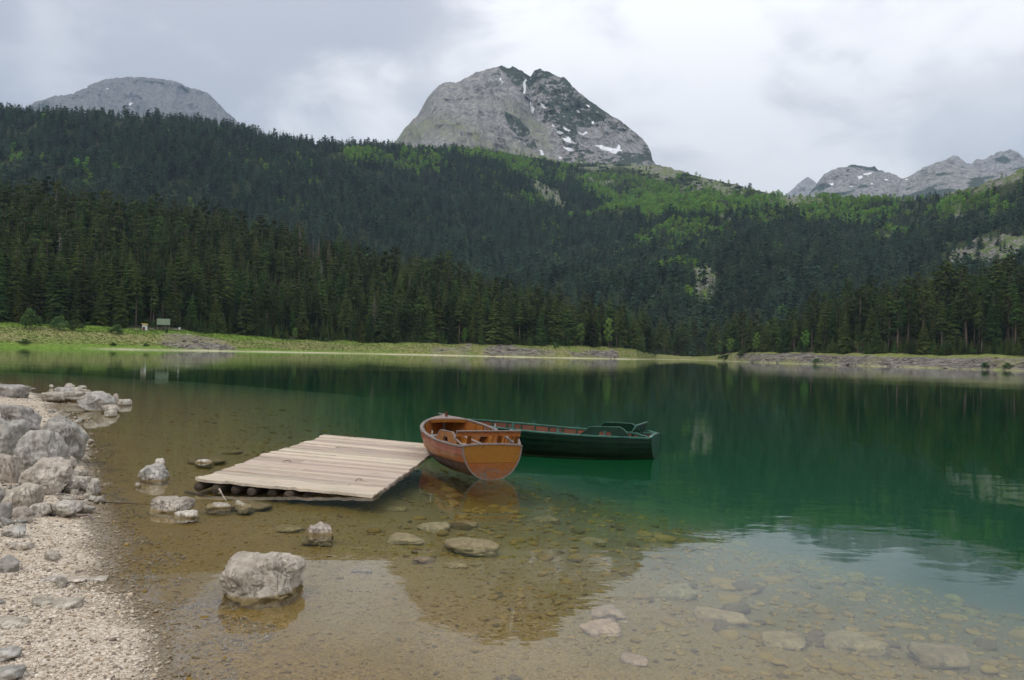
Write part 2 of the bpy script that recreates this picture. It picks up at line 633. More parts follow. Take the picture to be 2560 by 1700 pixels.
MAT['yellow'] = m_plain('yellow_board', (0.62, 0.42, 0.10), 0.7, 0.1, 5)
MAT['wood_pale'] = m_plain('pale_timber', (0.45, 0.41, 0.36), 0.85, 0.15, 6)

# ------------------------------------------------------------------ near shore: beach and lake bed
SHORE_PX = [(415, 1568), (402, 1500), (394, 1440), (368, 1395), (310, 1364), (258, 1346), (262, 1320), (273, 1290), (268, 1245), (250, 1212),
            (236, 1190), (232, 1150), (225, 1110), (205, 1075), (190, 1030), (165, 982), (158, 968), (135, 945), (112, 920), (60, 897), (0, 884), (-120, 868)]
_sx, _sy = at_plane(np.array([p[0] for p in SHORE_PX]) * S, np.array([p[1] for p in SHORE_PX]) * S)
SHORE = [(60.0, -90.0), (22.0, -34.0), (9.0, -13.0), (4.2, -4.5), (1.9, 0.6), (0.4, 2.6), (-1.1, 3.9)] + list(zip(_sx.tolist(), _sy.tolist())) + [(-75, 66), (-160, 100)]
LAND_POLY = SHORE + [(-400, 100), (-400, -200), (60, -200)]
DEP_S = [0, 0.5, 1.5, 3, 5, 7, 10, 14, 20, 40, 90]
DEP_Z = [0, 0.035, 0.10, 0.20, 0.36, 0.62, 1.25, 2.1, 3.1, 4.3, 5.0]


def shore_dist(x, y):
    x = np.asarray(x, float); y = np.asarray(y, float)
    best = np.full(x.shape, 1e9)
    for (x1, y1), (x2, y2) in zip(SHORE[:-1], SHORE[1:]):
        dx, dy = x2 - x1, y2 - y1
        t = np.clip(((x - x1) * dx + (y - y1) * dy) / (dx * dx + dy * dy), 0, 1)
        best = np.minimum(best, (x - x1 - t * dx) ** 2 + (y - y1 - t * dy) ** 2)
    s = np.sqrt(best)
    return np.where(in_poly(x, y, LAND_POLY), -s, s)


def ground_z(x, y):
    x = np.asarray(x, float); y = np.asarray(y, float)
    s = shore_dist(x, y)
    dist = np.hypot(x, y)
    s2 = s + 0.05 * fbm(x * 1.3, y * 1.3, 0, 3, 11) * np.clip(dist / 8, 0.6, 3)
    land = np.minimum(0.085 * -s2 + 0.02 * s2 * s2 * (s2 > -3) * 0.3, 1.6)
    land = np.where(s2 < 0, np.minimum(0.10 * -s2, 0.35 + 0.05 * -s2), 0)
    # the rocky hump under the boulders
    hump = 0.42 * np.exp(-(((x + 8.7) / 1.7) ** 2 + ((y - 12.6) / 2.6) ** 2))
    water = -np.interp(s2 * (1 - (1 - np.clip(15.0 / np.maximum(dist, 0.1), 0.45, 1.0)) * smooth(-x, 3, 10)), DEP_S, DEP_Z)     # the shelf slopes more gently away from the landing
    # slightly deeper trough to the right of the boats
    z = np.where(s2 < 0, land + hump * smooth(-s2, 0, 0.8), water)
    z = z + 0.018 * fbm(x * 2.2, y * 2.2, 0, 4, 5) * smooth(np.abs(s2), 0.0, 0.5) * np.clip(2 - dist / 40, 0, 1) + 0.006 * fbm(x * 14, y * 14, 0, 2, 9) * (dist < 25)
    return z


def ray_ground(px, py):
    """where the straight view line meets beach or lake bed"""
    a, b, t = (float(v) for v in ray(px, py))
    d = np.linspace(2.5, 80, 4000)
    gz = ground_z(a * d, b * d)
    rz = CAM_Z + t * d
    i = int(np.argmax(rz <= gz))
    return a * d[i], b * d[i], float(gz[i])


t = NT('gravel_and_lake_bed')
pc = t.coords('Position')
z = t.posz()
v1 = t.voronoi(pc, 42, 'F1', 'Color')
sv = t.n.new('ShaderNodeSeparateColor'); t.l.new(v1, sv.inputs[0])
vd = t.voronoi(pc, 42, 'F1', 'Distance')
n1 = t.noise(pc, 0.9, 5, 0.6)
n2 = t.noise(pc, 7, 6, 0.65)
n3 = t.noise(pc, 0.35, 3, 0.6)
dry = t.mix(sv.outputs[0], (0.34, 0.275, 0.20), (0.62, 0.54, 0.43))
dry = t.mix(t.range(n1, 0.5, 0.7, 0, 0.6), dry, (0.50, 0.385, 0.25))
dry = t.mix(t.range(n2, 0.58, 0.74, 0, 0.6), dry, (0.17, 0.14, 0.11))
zz = t.math('ADD', z, t.math('MULTIPLY', t.math('SUBTRACT', n2, 0.5), 0.03))
wetb = t.range(zz, 0.012, 0.038, 1, 0)
dry = t.mix(t.math('MULTIPLY', wetb, 0.8), dry, (0.12, 0.09, 0.052))
bed = t.mix(sv.outputs[0], (0.145, 0.084, 0.010), (0.245, 0.155, 0.030))
bed = t.mix(t.range(n1, 0.4, 0.65, 0, 0.55), bed, (0.165, 0.108, 0.010))
bed = t.mix(t.range(n2, 0.55, 0.72, 0, 0.5), bed, (0.090, 0.052, 0.010))
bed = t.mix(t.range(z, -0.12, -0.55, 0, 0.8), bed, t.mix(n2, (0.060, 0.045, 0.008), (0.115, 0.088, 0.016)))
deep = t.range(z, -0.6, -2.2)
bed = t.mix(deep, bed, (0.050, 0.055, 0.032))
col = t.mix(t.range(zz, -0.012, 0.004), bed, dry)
hgt = t.math('ADD', t.math('MULTIPLY', t.math('SUBTRACT', 1.0, vd), 0.5), t.math('MULTIPLY', n2, 0.8))
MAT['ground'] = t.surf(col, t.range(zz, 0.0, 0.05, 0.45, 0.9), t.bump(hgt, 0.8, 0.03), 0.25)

na, nr = 520, 400
az = np.radians(np.linspace(-115, 115, na))
rr = np.concatenate([np.geomspace(0.4, 70, nr - 14), np.geomspace(80, 9000, 14)])
A, Rr = np.meshgrid(az, rr, indexing='ij')
gx, gy = Rr * np.sin(A), Rr * np.cos(A)
gz = ground_z(gx, gy)
gz = np.where(Rr > 160, -5.2, gz)
ground = obj('ground', mesh_data('ground', np.stack([gx, gy, gz], -1), grid_faces(na, nr)[:, ::-1], [MAT['ground']], smooth_shade=True))
tag(ground, kind='structure')

# ------------------------------------------------------------------ water
t = NT('lake_water')
pw = t.coords('Position')
w1 = t.noise(t.coords('Position', (0.55, 1.0, 1)), 3.2, 3, 0.55, 0.3)
w2 = t.noise(t.coords('Position', (0.7, 1.0, 1), (0, 0, 0.5)), 0.55, 3, 0.5)
breeze = t.range(t.noise(t.coords('Position', (0.05, 0.12, 1)), 1.0, 3, 0.5), 0.35, 0.70, 0.25, 1.0)
hh = t.math('ADD', t.math('MULTIPLY', t.math('MULTIPLY', w1, breeze), 0.0032), t.math('MULTIPLY', w2, 0.0060))
bn = t.n.new('ShaderNodeBump')
bn.inputs['Strength'].default_value = 1.0
bn.inputs['Distance'].default_value = 1.0
t.l.new(hh, bn.inputs['Height'])
geo = t.n.new('ShaderNodeNewGeometry')
ior = t.range(geo.outputs['Backfacing'], 0, 1, 1.333, 1 / 1.333, False)
fr = t.n.new('ShaderNodeFresnel')
t.l.new(ior, fr.inputs['IOR'])
gl = t.n.new('ShaderNodeBsdfGlossy')
gl.inputs['Roughness'].default_value = 0.02
gl.inputs['Color'].default_value = (0.96, 0.98, 1.0, 1)
t.l.new(bn.outputs[0], gl.inputs['Normal'])
tr = t.n.new('ShaderNodeBsdfTransparent')
ms = t.n.new('ShaderNodeMixShader')
t.l.new(fr.outputs[0], ms.inputs[0]); t.l.new(tr.outputs[0], ms.inputs[1]); t.l.new(gl.outputs[0], ms.inputs[2])
t.l.new(ms.outputs[0], t.out.inputs['Surface'])
va = t.n.new('ShaderNodeVolumeAbsorption')
va.inputs['Color'].default_value = (0.0, 0.74, 0.43, 1)
va.inputs['Density'].default_value = 0.125
vsc = t.n.new('ShaderNodeVolumeScatter')
vsc.inputs['Color'].default_value = (0.32, 1.0, 0.66, 1)
vsc.inputs['Density'].default_value = 0.0036
vad = t.n.new('ShaderNodeAddShader')
t.l.new(va.outputs[0], vad.inputs[0]); t.l.new(vsc.outputs[0], vad.inputs[1])
t.l.new(vad.outputs[0], t.out.inputs['Volume'])
MAT['water'] = t.m
m = MB(); m.box((0, 300, -3.0), (1700, 1500, 6.0)); water = m.build('lake_water', MAT['water'])
tag(water, kind='structure')

# ------------------------------------------------------------------ far shore: bank, left hill, right hill
FS = np.array([  # column, shoreline distance, forest edge distance, edge height, crest distance
    (-700, 235, 284, 7.6, 545), (0, 250, 295, 7.4, 520), (400, 262, 300, 6.6, 512), (650, 290, 331, 5.4, 500), (920, 325, 352, 4.8, 482), (1084, 335, 359, 5.0, 470),
    (1250, 350, 372, 5.4, 456), (1410, 370, 390, 5.8, 447), (1540, 400, 428, 6.3, 470), (1590, 425, 455, 5.5, 490), (1640, 500, 525, 3.2, 555), (1700, 545, 572, 2.4, 600), (1760, 556, 582, 2.4, 610),
    (1830, 470, 495, 5.2, 530), (1900, 420, 441, 5.7, 480), (2168, 365, 384, 5.4, 447), (2560, 333, 353, 5.9, 440), (3300, 310, 332, 6.5, 440)], float)
TOP_L = [(-700, 340), (0, 428), (217, 461), (434, 493), (650, 531), (759, 575), (921, 602), (1084, 629), (1247, 678), (1410, 721), (1518, 753), (1594, 790), (1640, 862)]
TOP_R = [(1790, 868), (1865, 835), (1897, 818), (1951, 791), (2006, 748), (2060, 726), (2168, 705), (2277, 683), (2364, 656), (2440, 650), (2560, 634), (3300, 560)]
_tp = np.array(TOP_L + [(1700, 872), (1750, 872)] + TOP_R, float)


def treetop_py(px):
    return np.interp(px, _tp[:, 0], _tp[:, 1])


def fs_param(px):
    return [np.interp(px, FS[:, 0], FS[:, k]) for k in range(1, 5)]


TREE_H = 23.0


def far_shore_pt(px, v):
    """v: 0 lake bed, 0.15 waterline, 0.3 forest edge, 0.9 crest, 1 behind"""
    px, v = np.broadcast_arrays(np.asarray(px, float), np.asarray(v, float))
    D, E, eh, Cd = fs_param(px)
    top = treetop_py(px)
    ch = CAM_Z + Cd * tan_el(px, top) - TREE_H * smooth(np.abs(px - 1715), 60, 130)
    ch = np.maximum(ch, eh + 0.6)
    kd = np.stack([D - 45, D, E, Cd, Cd + 150], 0)
    kh = np.stack([-5 + 0 * D, 0 * D, eh, ch, ch * 0.55 - 4], 0)
    kv = np.array([0, 0.15, 0.3, 0.9, 1.0])
    i = np.clip(np.searchsorted(kv, v, side='right') - 1, 0, 3)
    f = (v - kv[i]) / (kv[i + 1] - kv[i])
    take = lambda K, j: np.take_along_axis(K.reshape(5, -1), j.reshape(1, -1), 0).reshape(v.shape)
    d = take(kd, i) * (1 - f) + take(kd, i + 1) * f
    fh = np.where(i == 2, f ** 1.12, np.where(i == 1, np.sin(f * np.pi / 2) * 0.6 + f * 0.4, f))
    h = take(kh, i) * (1 - fh) + take(kh, i + 1) * fh
    a, b = horizon_dir(px)
    x, y = a * d, b * d
    land = smooth(v, 0.16, 0.24)
    h = h + land * (0.5 * fbm(x / 9, y / 9, 0, 3, 21) + smooth(v, 0.3, 0.45) * (1 - smooth(v, 0.8, 0.9)) * 4.0 * fbm(x / 60, y / 60, 0, 2, 22))
    # banks of bare rock step up near the waterline
    return x, y, h


t = NT('far_bank')
pc = t.coords('Position')
n1 = t.noise(pc, 0.09, 5, 0.6); n2 = t.noise(pc, 0.7, 6, 0.65)
st = t.noise(t.coords('Position', (0.25, 0.25, 1.6), (0.12, 0, 0)), 1.0, 6, 0.65, 0.6)
gr = t.mix(t.range(n2, 0.35, 0.65), (0.085, 0.150, 0.018), (0.165, 0.245, 0.040))
dryg = t.mix(t.range(n2, 0.35, 0.65), (0.17, 0.165, 0.060), (0.27, 0.25, 0.105))
gr = t.mix(t.math('MULTIPLY', t.attr('dry'), t.range(n1, 0.3, 0.6, 0.45, 1.0)), gr, dryg)
stone = t.mix(t.range(st, 0.35, 0.65), (0.066, 0.056, 0.046), (0.225, 0.205, 0.175))
stone = t.mix(t.range(n2, 0.60, 0.74, 0, 0.7), stone, (0.36, 0.32, 0.28))
col = t.mix(t.attr('stone'), gr, stone)
sand = t.mix(n2, (0.46, 0.39, 0.27), (0.60, 0.53, 0.40))
col = t.mix(t.attr('sand'), col, sand)
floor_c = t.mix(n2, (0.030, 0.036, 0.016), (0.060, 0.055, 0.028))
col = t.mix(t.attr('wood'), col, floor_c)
MAT['far_bank'] = t.surf(col, 0.95, t.bump(t.math('ADD', st, n2), 0.8, 0.5), 0.1)

pxs = np.concatenate([np.linspace(-680, 0, 90)[:-1], np.linspace(0, 2560, 900), np.linspace(2560, 3280, 90)[1:]])
vv = np.concatenate([np.linspace(0, 0.145, 4), np.linspace(0.15, 0.32, 40), np.linspace(0.34, 0.9, 36), np.linspace(0.92, 1, 5)])
PX, VV = np.meshgrid(pxs, vv, indexing='ij')
fx, fy, fz = far_shore_pt(PX, VV)
fpx, fpy = project(fx, fy, fz)
HEAPS = [(1097, 1150, 0.6), (1224, 1421, 1.0), (1421, 1532, 1.2), (415, 600, 0.75)]


def stone_mask(px, v, x, y):
    n = fbm(x / 12, y / 12, 0, 3, 31)
    m = 0 * px
    for a, b, k in HEAPS:
        q = px + 22 * fbm(x / 10, y / 10, 3, 3, 35); top = 0.235 + 0.05 * k * fbm(x / 16, y / 16, 9, 2, 36)
        m = np.maximum(m, smooth(q, a - 20, a + 30) * (1 - smooth(q, b - 30, b + 20)) * k * smooth(v, 0.154, 0.17) * (1 - smooth(v, top, top + 0.035)))
    right = smooth(px, 1815, 1890) * smooth(v, 0.150, 0.160) * (1 - smooth(v + 0.02 * fbm(x / 20, y / 20, 4, 3, 37), 0.235, 0.265))
    m = np.maximum(m, right * 1.1)
    return np.clip(m + 0.55 * n * (m > 0.02), 0, 1)


sm = stone_mask(PX, VV, fx, fy)
fz = fz + sm * (VV > 0.15) * (0.9 * ridged(fx / 7, fy / 7, fz / 1.5, 3, 33)) * 0.5
sandm = smooth(VV, 0.147, 0.150) * (1 - smooth(VV, 0.153, 0.159)) * smooth(PX, 180, 330) * (1 - 0.75 * smooth(PX, 1780, 1900)) * (0.7 + 0.3 * fbm(fx / 15, fy / 15, 0, 2, 8))
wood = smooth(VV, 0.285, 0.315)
drym = smooth(VV + 0.012 * fbm(fx / 18, fy / 18, 0, 3, 4), 0.16, 0.185) * (1 - smooth(VV + 0.02 * fbm(fx / 25, fy / 25, 0, 3, 14), 0.235, 0.265))
drym = np.maximum(drym, smooth(PX, 700, 1100) * 0.8)
me = mesh_data('far_shore', np.stack([fx, fy, fz], -1), grid_faces(len(pxs), len(vv)), [MAT['far_bank']], smooth_shade=True)
point_attr(me, 'stone', sm); point_attr(me, 'sand', np.clip(sandm, 0, 1)); point_attr(me, 'wood', wood); point_attr(me, 'dry', drym)
tag(obj('far_shore_terrain', me), kind='structure')

# ------------------------------------------------------------------ the long forested hillside behind
HB = np.array([  # column, skyline row, tree height there, crest distance
    (-700, 215, 17, 1250), (0, 252, 17, 1300), (217, 260, 17, 1300), (434, 271, 17, 1320), (564, 293, 16, 1340), (650, 320, 15, 1370), (759, 338, 14, 1400), (867, 349, 12, 1450), (976, 358, 6, 1550), (1084, 366, 5, 1650),
    (1190, 368, 5, 1750), (1300, 385, 5, 1800), (1390, 404, 3, 1850), (1520, 406, 3, 1850), (1626, 411, 2.5, 1780), (1724, 435, 2.5, 1650), (1843, 462, 3, 1500), (1952, 484, 6, 1420), (2060, 484, 8, 1400), (2168, 489, 8, 1380),
    (2277, 495, 5, 1350), (2385, 480, 3, 1300), (2450, 457, 3, 1250), (2560, 418, 3, 1200), (3300, 300, 3, 1150)], float)


def hillside_pt(px, v):
    px, v = np.broadcast_arrays(np.asarray(px, float), np.asarray(v, float))
    sky = np.interp(px, HB[:, 0], HB[:, 1]); th = np.interp(px, HB[:, 0], HB[:, 2]); cd = np.interp(px, HB[:, 0], HB[:, 3])
    a, b = horizon_dir(px)
    ch = CAM_Z + cd * tan_el(px, sky) - th
    bd = np.interp(px, [-700, 1200, 1600, 1700, 1800, 2000, 3300], [690, 640, 590, 575, 570, 560, 540])
    d = bd + (cd - bd) * np.minimum(v, 1) + np.maximum(v - 1, 0) * 900
    g = np.clip(v, 0, 1)
    prof = 0.35 * g + 0.65 * g ** 1.35
    h = -3 + (ch + 3) * prof - np.maximum(v - 1, 0) * ch * 1.2
    x, y = a * d, b * d
    env = smooth(g, 0.0, 0.15) * (1 - smooth(g, 0.82, 1.0)) * (v <= 1)
    h = h + env * (26 * fbm(x / 260, y / 260, 0, 3, 41) + 10 * ridged(x / 90, y / 90, 0, 3, 42))
    # limestone crags standing out of the wood on the right
    return x, y, h


OUTCROP = [  # polygons in reference pixels where bare rock and grass show
    [(2360, 660), (2372, 640), (2415, 622), (2450, 590), (2500, 588), (2570, 585), (2700, 590), (2700, 680), (2440, 680), (2385, 675)],
    [(1722, 720), (1735, 680), (1760, 660), (1785, 690), (1788, 740), (1770, 752), (1745, 740)],
    [(1330, 455), (1370, 470), (1420, 520), (1430, 555), (1395, 540), (1350, 495)],
    [(1592, 408), (1640, 412), (1720, 436), (1700, 442), (1640, 445), (1590, 432)],
    [(1770, 455), (1830, 465), (1855, 490), (1810, 490), (1770, 478)],
    [(1470, 445), (1530, 448), (1545, 460), (1500, 460)],
    [(1940, 495), (2000, 488), (2060, 500), (1990, 515), (1945, 512)],
    [(2375, 520), (2400, 515), (2410, 550), (2385, 560)],
    [(2330, 480), (2450, 456), (2560, 420), (2700, 380), (2700, 420), (2560, 450), (2470, 470), (2380, 490)],
    [(1795, 525), (1830, 522), (1830, 542), (1800, 545)],
    [(2200, 595), (2245, 590), (2240, 605), (2205, 605)],
]


def outcrop_mask(px, py, x, y):
    jx = px + 17 * fbm(x / 24, y / 24, 0, 4, 51); jy = py + 13 * fbm(x / 24, y / 24, 7, 4, 52)
    m = np.zeros(np.shape(px), bool)
    for p in OUTCROP:
        m |= in_poly(jx, jy, p)
    return m


t = NT('hillside_soil')
pc = t.coords('Position')
n1 = t.noise(pc, 0.05, 6, 0.65); n2 = t.noise(pc, 0.4, 6, 0.65)
soil = t.mix(t.range(n1, 0.35, 0.65), (0.025, 0.035, 0.016), (0.055, 0.070, 0.028))
lime = t.mix(t.range(n2, 0.38, 0.62), (0.12, 0.115, 0.095), (0.29, 0.275, 0.24))
grass = t.mix(n2, (0.085, 0.13, 0.035), (0.16, 0.20, 0.07))
rk = t.mix(t.range(t.noise(pc, 0.11, 5, 0.7), 0.44, 0.56), grass, lime)
MAT['hillside'] = t.surf(t.mix(t.attr('bare'), soil, rk), 0.95, t.bump(t.math('ADD', n1, n2), 0.9, 2.5), 0.1)
pxs = np.linspace(-680, 3280, 760)
vv = np.concatenate([np.linspace(0, 1, 170), np.linspace(1.03, 1.5, 8)])
PX, VV = np.meshgrid(pxs, vv, indexing='ij')
hx, hy, hz = hillside_pt(PX, VV)
hpx, hpy = project(hx, hy, hz)
om = outcrop_mask(hpx, hpy, hx, hy).astype(float)
hz = hz + om * 3.5 * ridged(hx / 22, hy / 22, hz / 14, 3, 55)
bare = om
high = smooth(VV, 0.84, 0.97) * smooth(hpx, 1180, 1330) * (1 - smooth(hpx, 1900, 2000))
bare = np.maximum(bare, high * (fbm(hx / 55, hy / 55, 0, 3, 57) > -0.1) * 0.9)
me = mesh_data('hillside', np.stack([hx, hy, hz], -1), grid_faces(len(pxs), len(vv)), [MAT['hillside']], smooth_shade=True)
point_attr(me, 'bare', bare)
tag(obj('forested_hillside_terrain', me), kind='structure')

# ------------------------------------------------------------------ mountains
def m_mountain(name, k):
  t = NT(name)
  c3 = lambda *c: tuple(q * k for q in c)
  pc = t.coords('Position')
  n1 = t.noise(pc, 0.012, 7, 0.65); n2 = t.noise(t.coords('Position', (1, 1, 0.45)), 0.05, 7, 0.68); n3 = t.noise(pc, 0.16, 5, 0.7)
  stk = t.noise(t.coords('Position', (1, 1, 0.13), (0, 0.10, 0)), 0.055, 6, 0.65)
  rk = t.mix(t.range(n2, 0.36, 0.64), c3(0.165, 0.158, 0.153), c3(0.375, 0.358, 0.342))
  rk = t.mix(t.range(stk, 0.50, 0.66, 0, 0.65), rk, (0.115, 0.113, 0.115))
  rk = t.mix(t.range(n3, 0.52, 0.70, 0, 0.6), rk, c3(0.46, 0.44, 0.42))
  rk = t.mix(t.range(n3, 0.48, 0.32, 0, 0.6), rk, (0.15, 0.145, 0.14))
  gs = t.mix(n3, (0.15, 0.175, 0.07), (0.25, 0.255, 0.125))
  rk = t.mix(t.math('MULTIPLY', t.attr('grass'), t.range(n2, 0.40, 0.58)), rk, gs)
  scr = t.mix(t.range(n3, 0.35, 0.65), (0.030, 0.044, 0.034), (0.070, 0.090, 0.060))
  rk = t.mix(t.range(t.math('ADD', t.attr('scrub'), t.math('MULTIPLY', t.math('SUBTRACT', n2, 0.5), 1.1)), 0.50, 0.66), rk, scr)
  rk = t.mix(t.range(t.math('ADD', t.attr('snow'), t.math('MULTIPLY', t.math('SUBTRACT', n3, 0.5), 0.35)), 0.42, 0.58), rk, (0.86, 0.86, 0.87))
  return t.surf(rk, 0.95, t.bump(t.math('ADD', n2, t.math('MULTIPLY', n3, 0.6)), 1.0, 9.0), 0.1)


MAT['mountain'] = m_mountain('mountain_limestone', 1.0)
MAT['mountain_dark'] = m_mountain('dark_mountain_limestone', 0.62)


def mountain(name, sky_line, base_py, base_d, crest_d, nu, nv, relief, scrub_fn=None, snow=(), grass_fn=None, seed=0, gully=1.0, back=900, bulge=None, mat='mountain'):
    sl = np.array(sky_line, float)
    pxs = np.linspace(sl[0, 0], sl[-1, 0], nu)
    v = np.concatenate([np.linspace(0, 1, nv), np.linspace(1.02, 1.6, 10)])
    PX, V = np.meshgrid(pxs, v, indexing='ij')
    sky = np.interp(PX, sl[:, 0], sl[:, 1]) + 1.6 * fbm(PX / 9, PX * 0, 0, 3, seed)
    top = tan_el(PX, sky); bot = tan_el(PX, np.maximum(base_py + 0 * PX, sky + 2))
    te = bot + (top - bot) * np.minimum(V, 1)
    a, b = horizon_dir(PX)
    d0 = base_d + (crest_d - base_d) * np.minimum(V, 1) ** 0.9
    if bulge is not None:
        d0 = d0 + bulge(PX, V)
    zz = te * d0
    lx = a * crest_d
    dis = relief * (1.0 * fbm(lx / (relief * 4), zz / (relief * 4), 0, 4, seed + 1)
                    - 0.75 * gully * ridged(lx / (relief * 1.6) + 0.4 * zz / (relief * 4), zz / (relief * 6), 0, 4, seed + 2)
                    - 0.20 * ridged(lx / (relief * 0.6), zz / (relief * 0.9), 0.3, 3, seed + 3))
    d = d0 + dis * (0.35 + 0.65 * (1 - smooth(V, 0.9, 1.0))) + np.maximum(V - 1, 0) * back
    z = CAM_Z + te * d
    z = np.where(V > 1, (CAM_Z + top * (crest_d + dis * 0.35)) * (1 - (V - 1) * 1.1), z)
    x, y = a * d, b * d
    me = mesh_data(name, np.stack([x, y, z], -1), grid_faces(len(pxs), len(v)), [MAT[mat]], smooth_shade=True)
    qx, qy = PX, sky + (base_py - sky) * (1 - np.minimum(V, 1))
    qx, qy = project(x, y, z)
    sc = scrub_fn(qx, qy, lx, zz) if scrub_fn else 0 * PX
    gsf = grass_fn(qx, qy, lx, zz) if grass_fn else 0 * PX
    sn = np.zeros(PX.shape)
    jx = qx + 2.2 * fbm(qx / 9, qy / 9, 0, 3, 71); jy = qy + 1.6 * fbm(qx / 9, qy / 9, 5, 3, 72)
    for p in snow:
        sn = np.maximum(sn, in_poly(jx, jy, p))
    point_attr(me, 'scrub', sc); point_attr(me, 'grass', gsf); point_attr(me, 'snow', sn)
    return tag(obj(name, me), kind='structure')


def zc(pts, ox=940, oy=140, k=2.951):
    return [(ox + x / k, oy + y / k) for x, y in pts]


PEAK = [(x * S, y * S) for x, y in [(860, 352), (885, 335), (900, 323), (915, 300), (950, 262), (970, 225), (985, 205), (1010, 188), (1022, 186), (1034, 190), (1050, 183), (1080, 166), (1120, 155), (1140, 151), (1152, 156), (1160, 157), (1166, 152), (1190, 165), (1207, 176), (1215, 163), (1230, 159), (1252, 166), (1270, 176), (1285, 178), (1300, 192), (1312, 207), (1340, 228), (1380, 255), (1430, 287), (1460, 310), (1480, 331), (1490, 350), (1494, 368), (1502, 378), (1560, 400)]]
RIDGE = zc([(850, 70), (900, 110), (1000, 230), (1060, 290), (1130, 370), (1190, 450), (1290, 530), (1330, 640), (1370, 730), (1400, 800)])
_rg = np.array(RIDGE)
SNOW = [zc(p) for p in [
    [(1094, 163), (1107, 175), (1106, 235), (1102, 276), (1087, 270), (1089, 210)], [(914, 156), (926, 166), (944, 192), (934, 202), (918, 182)],
    [(1138, 368), (1160, 372), (1170, 395), (1162, 420), (1148, 412)], [(1210, 348), (1232, 354), (1260, 380), (1244, 386), (1222, 368)],
    [(1322, 538), (1350, 548), (1388, 570), (1362, 578), (1334, 566)], [(1376, 524), (1400, 530), (1438, 552), (1420, 558), (1392, 546)],
    [(1486, 562), (1520, 566), (1552, 556), (1560, 574), (1530, 584), (1500, 580)], [(1366, 600), (1402, 604), (1418, 596), (1450, 626), (1482, 650), (1460, 656), (1420, 634), (1384, 618)],
    [(1612, 658), (1660, 654), (1700, 668), (1740, 682), (1776, 684), (1790, 652), (1806, 664), (1802, 686), (1818, 700), (1784, 700), (1764, 720), (1720, 704), (1680, 698), (1644, 678)],
    [(1202, 692), (1226, 698), (1242, 726), (1216, 730)], [(1548, 358), (1570, 362), (1584, 376), (1562, 380)], [(1482, 402), (1506, 404), (1510, 418), (1488, 418)],
    [(1378, 662), (1420, 676), (1466, 698), (1440, 704), (1404, 688)], [(1588, 478), (1604, 482), (1602, 502), (1590, 500)], [(1296, 502), (1312, 512), (1322, 526), (1304, 522)],
    [(1134, 338), (1144, 342), (1144, 360), (1134, 356)], [(1515, 654), (1530, 656), (1530, 668), (1518, 668)], [(1355, 742), (1372, 748), (1370, 762), (1355, 758)]]]
DARK1 = zc([(945, 405), (1000, 430), (1060, 465), (1085, 500), (1130, 540), (1150, 600), (1195, 680), (1150, 690), (1080, 665), (1060, 610), (1030, 570), (985, 540), (960, 470)])
DARK2 = zc([(815, 105), (905, 110), (930, 150), (870, 165), (820, 150)])


def peak_scrub(px, py, x, z):
    rx = np.interp(py, _rg[:, 1], _rg[:, 0])
    n = 0.55 * fbm(x / 70 + z / 130, z / 55 - x / 120, 0, 3, 61) + 0.45 * fbm(x / 24 + z / 40, z / 17 - x / 30, 0, 2, 67) + 0.62 * fbm(x / 9 + z / 16, z / 7 - x / 14, 0, 3, 69)
    right = smooth(px - rx, -4, 22)
    m = right * np.clip(0.56 + 0.75 * n + 0.25 * smooth(py, 330, 170), 0, 1)
    m = m * (1 - 0.55 * in_poly(px, py, zc([(1480, 520), (1900, 560), (1980, 720), (1500, 690)])))
    m = np.maximum(m, in_poly(px, py, DARK1) * np.clip(0.75 + 0.5 * n, 0, 1))
    m = np.maximum(m, in_poly(px, py, DARK2) * np.clip(0.65 + 0.6 * n, 0, 1))
    low = smooth(py, 372, 398) * smooth(px, 1380, 1420)
    m = np.maximum(m, low * np.clip(0.75 + 0.7 * n, 0, 1))
    return m


def peak_grass(px, py, x, z):
    rx = np.interp(py, _rg[:, 1], _rg[:, 0])
    n = fbm(x / 90 + z / 60, z / 160, 0, 3, 63)
    return np.clip((1 - smooth(px - rx, -30, 0)) * smooth(py, 215, 330) * (0.45 + 0.6 * n), 0, 1)


def peak_bulge(px, v):
    left = -230 * np.exp(-(((px - 1120) / 130) ** 2)) * np.sin(np.clip(v, 0, 1) * np.pi)
    right = 120 * smooth(px, 1250, 1400) * np.sin(np.clip(v, 0, 1) * np.pi)
    notch = 90 * np.exp(-(((px - 1309 - (1 - v) * 40) / 14) ** 2)) * smooth(v, 0.3, 0.9)
    return left + right + notch


mountain('peak_mountain', PEAK, 455, 1950, 2650, 560, 300, 55, peak_scrub, SNOW, peak_grass, 80, 1.0, 900, peak_bulge)

LEFTM = [(x * S, y * S) for x, y in [(20, 262), (60, 232), (110, 218), (120, 216), (128, 219), (150, 212), (190, 192), (215, 181), (250, 176), (285, 174), (330, 177), (380, 182), (420, 200), (450, 208), (465, 214), (490, 240), (520, 268), (560, 300)]]
mountain('veiled_mountain', LEFTM, 330, 5200, 5900, 300, 110, 60,
         lambda px, py, x, z: np.clip(0.9 - (py - np.interp(px, [p[0] for p in LEFTM], [p[1] for p in LEFTM])) / 5.0, 0, 1) * 0.75 * (px < 330) * (0.5 + 0.8 * fbm(x / 60, z / 30, 0, 3, 64)) + 0.7 * smooth(px, 190, 90) * (fbm(x / 70, z / 30, 0, 3, 64) > 0.0),
         [[(212, 215), (216, 216), (215, 220), (210, 219)], [(268, 220), (273, 221), (272, 224), (267, 223)], [(326, 256), (331, 257), (330, 262), (325, 261)]], None, 90, 1.3, 1400, mat='mountain_dark')


def karst(px, py, x, z):
    return np.clip(0.42 + 0.6 * fbm(x / 150 + z / 300, z / 60 - x / 400, 0, 3, 66) + 0.6 * fbm(x / 60, z / 24 - x / 130, 0, 4, 68), 0, 1)


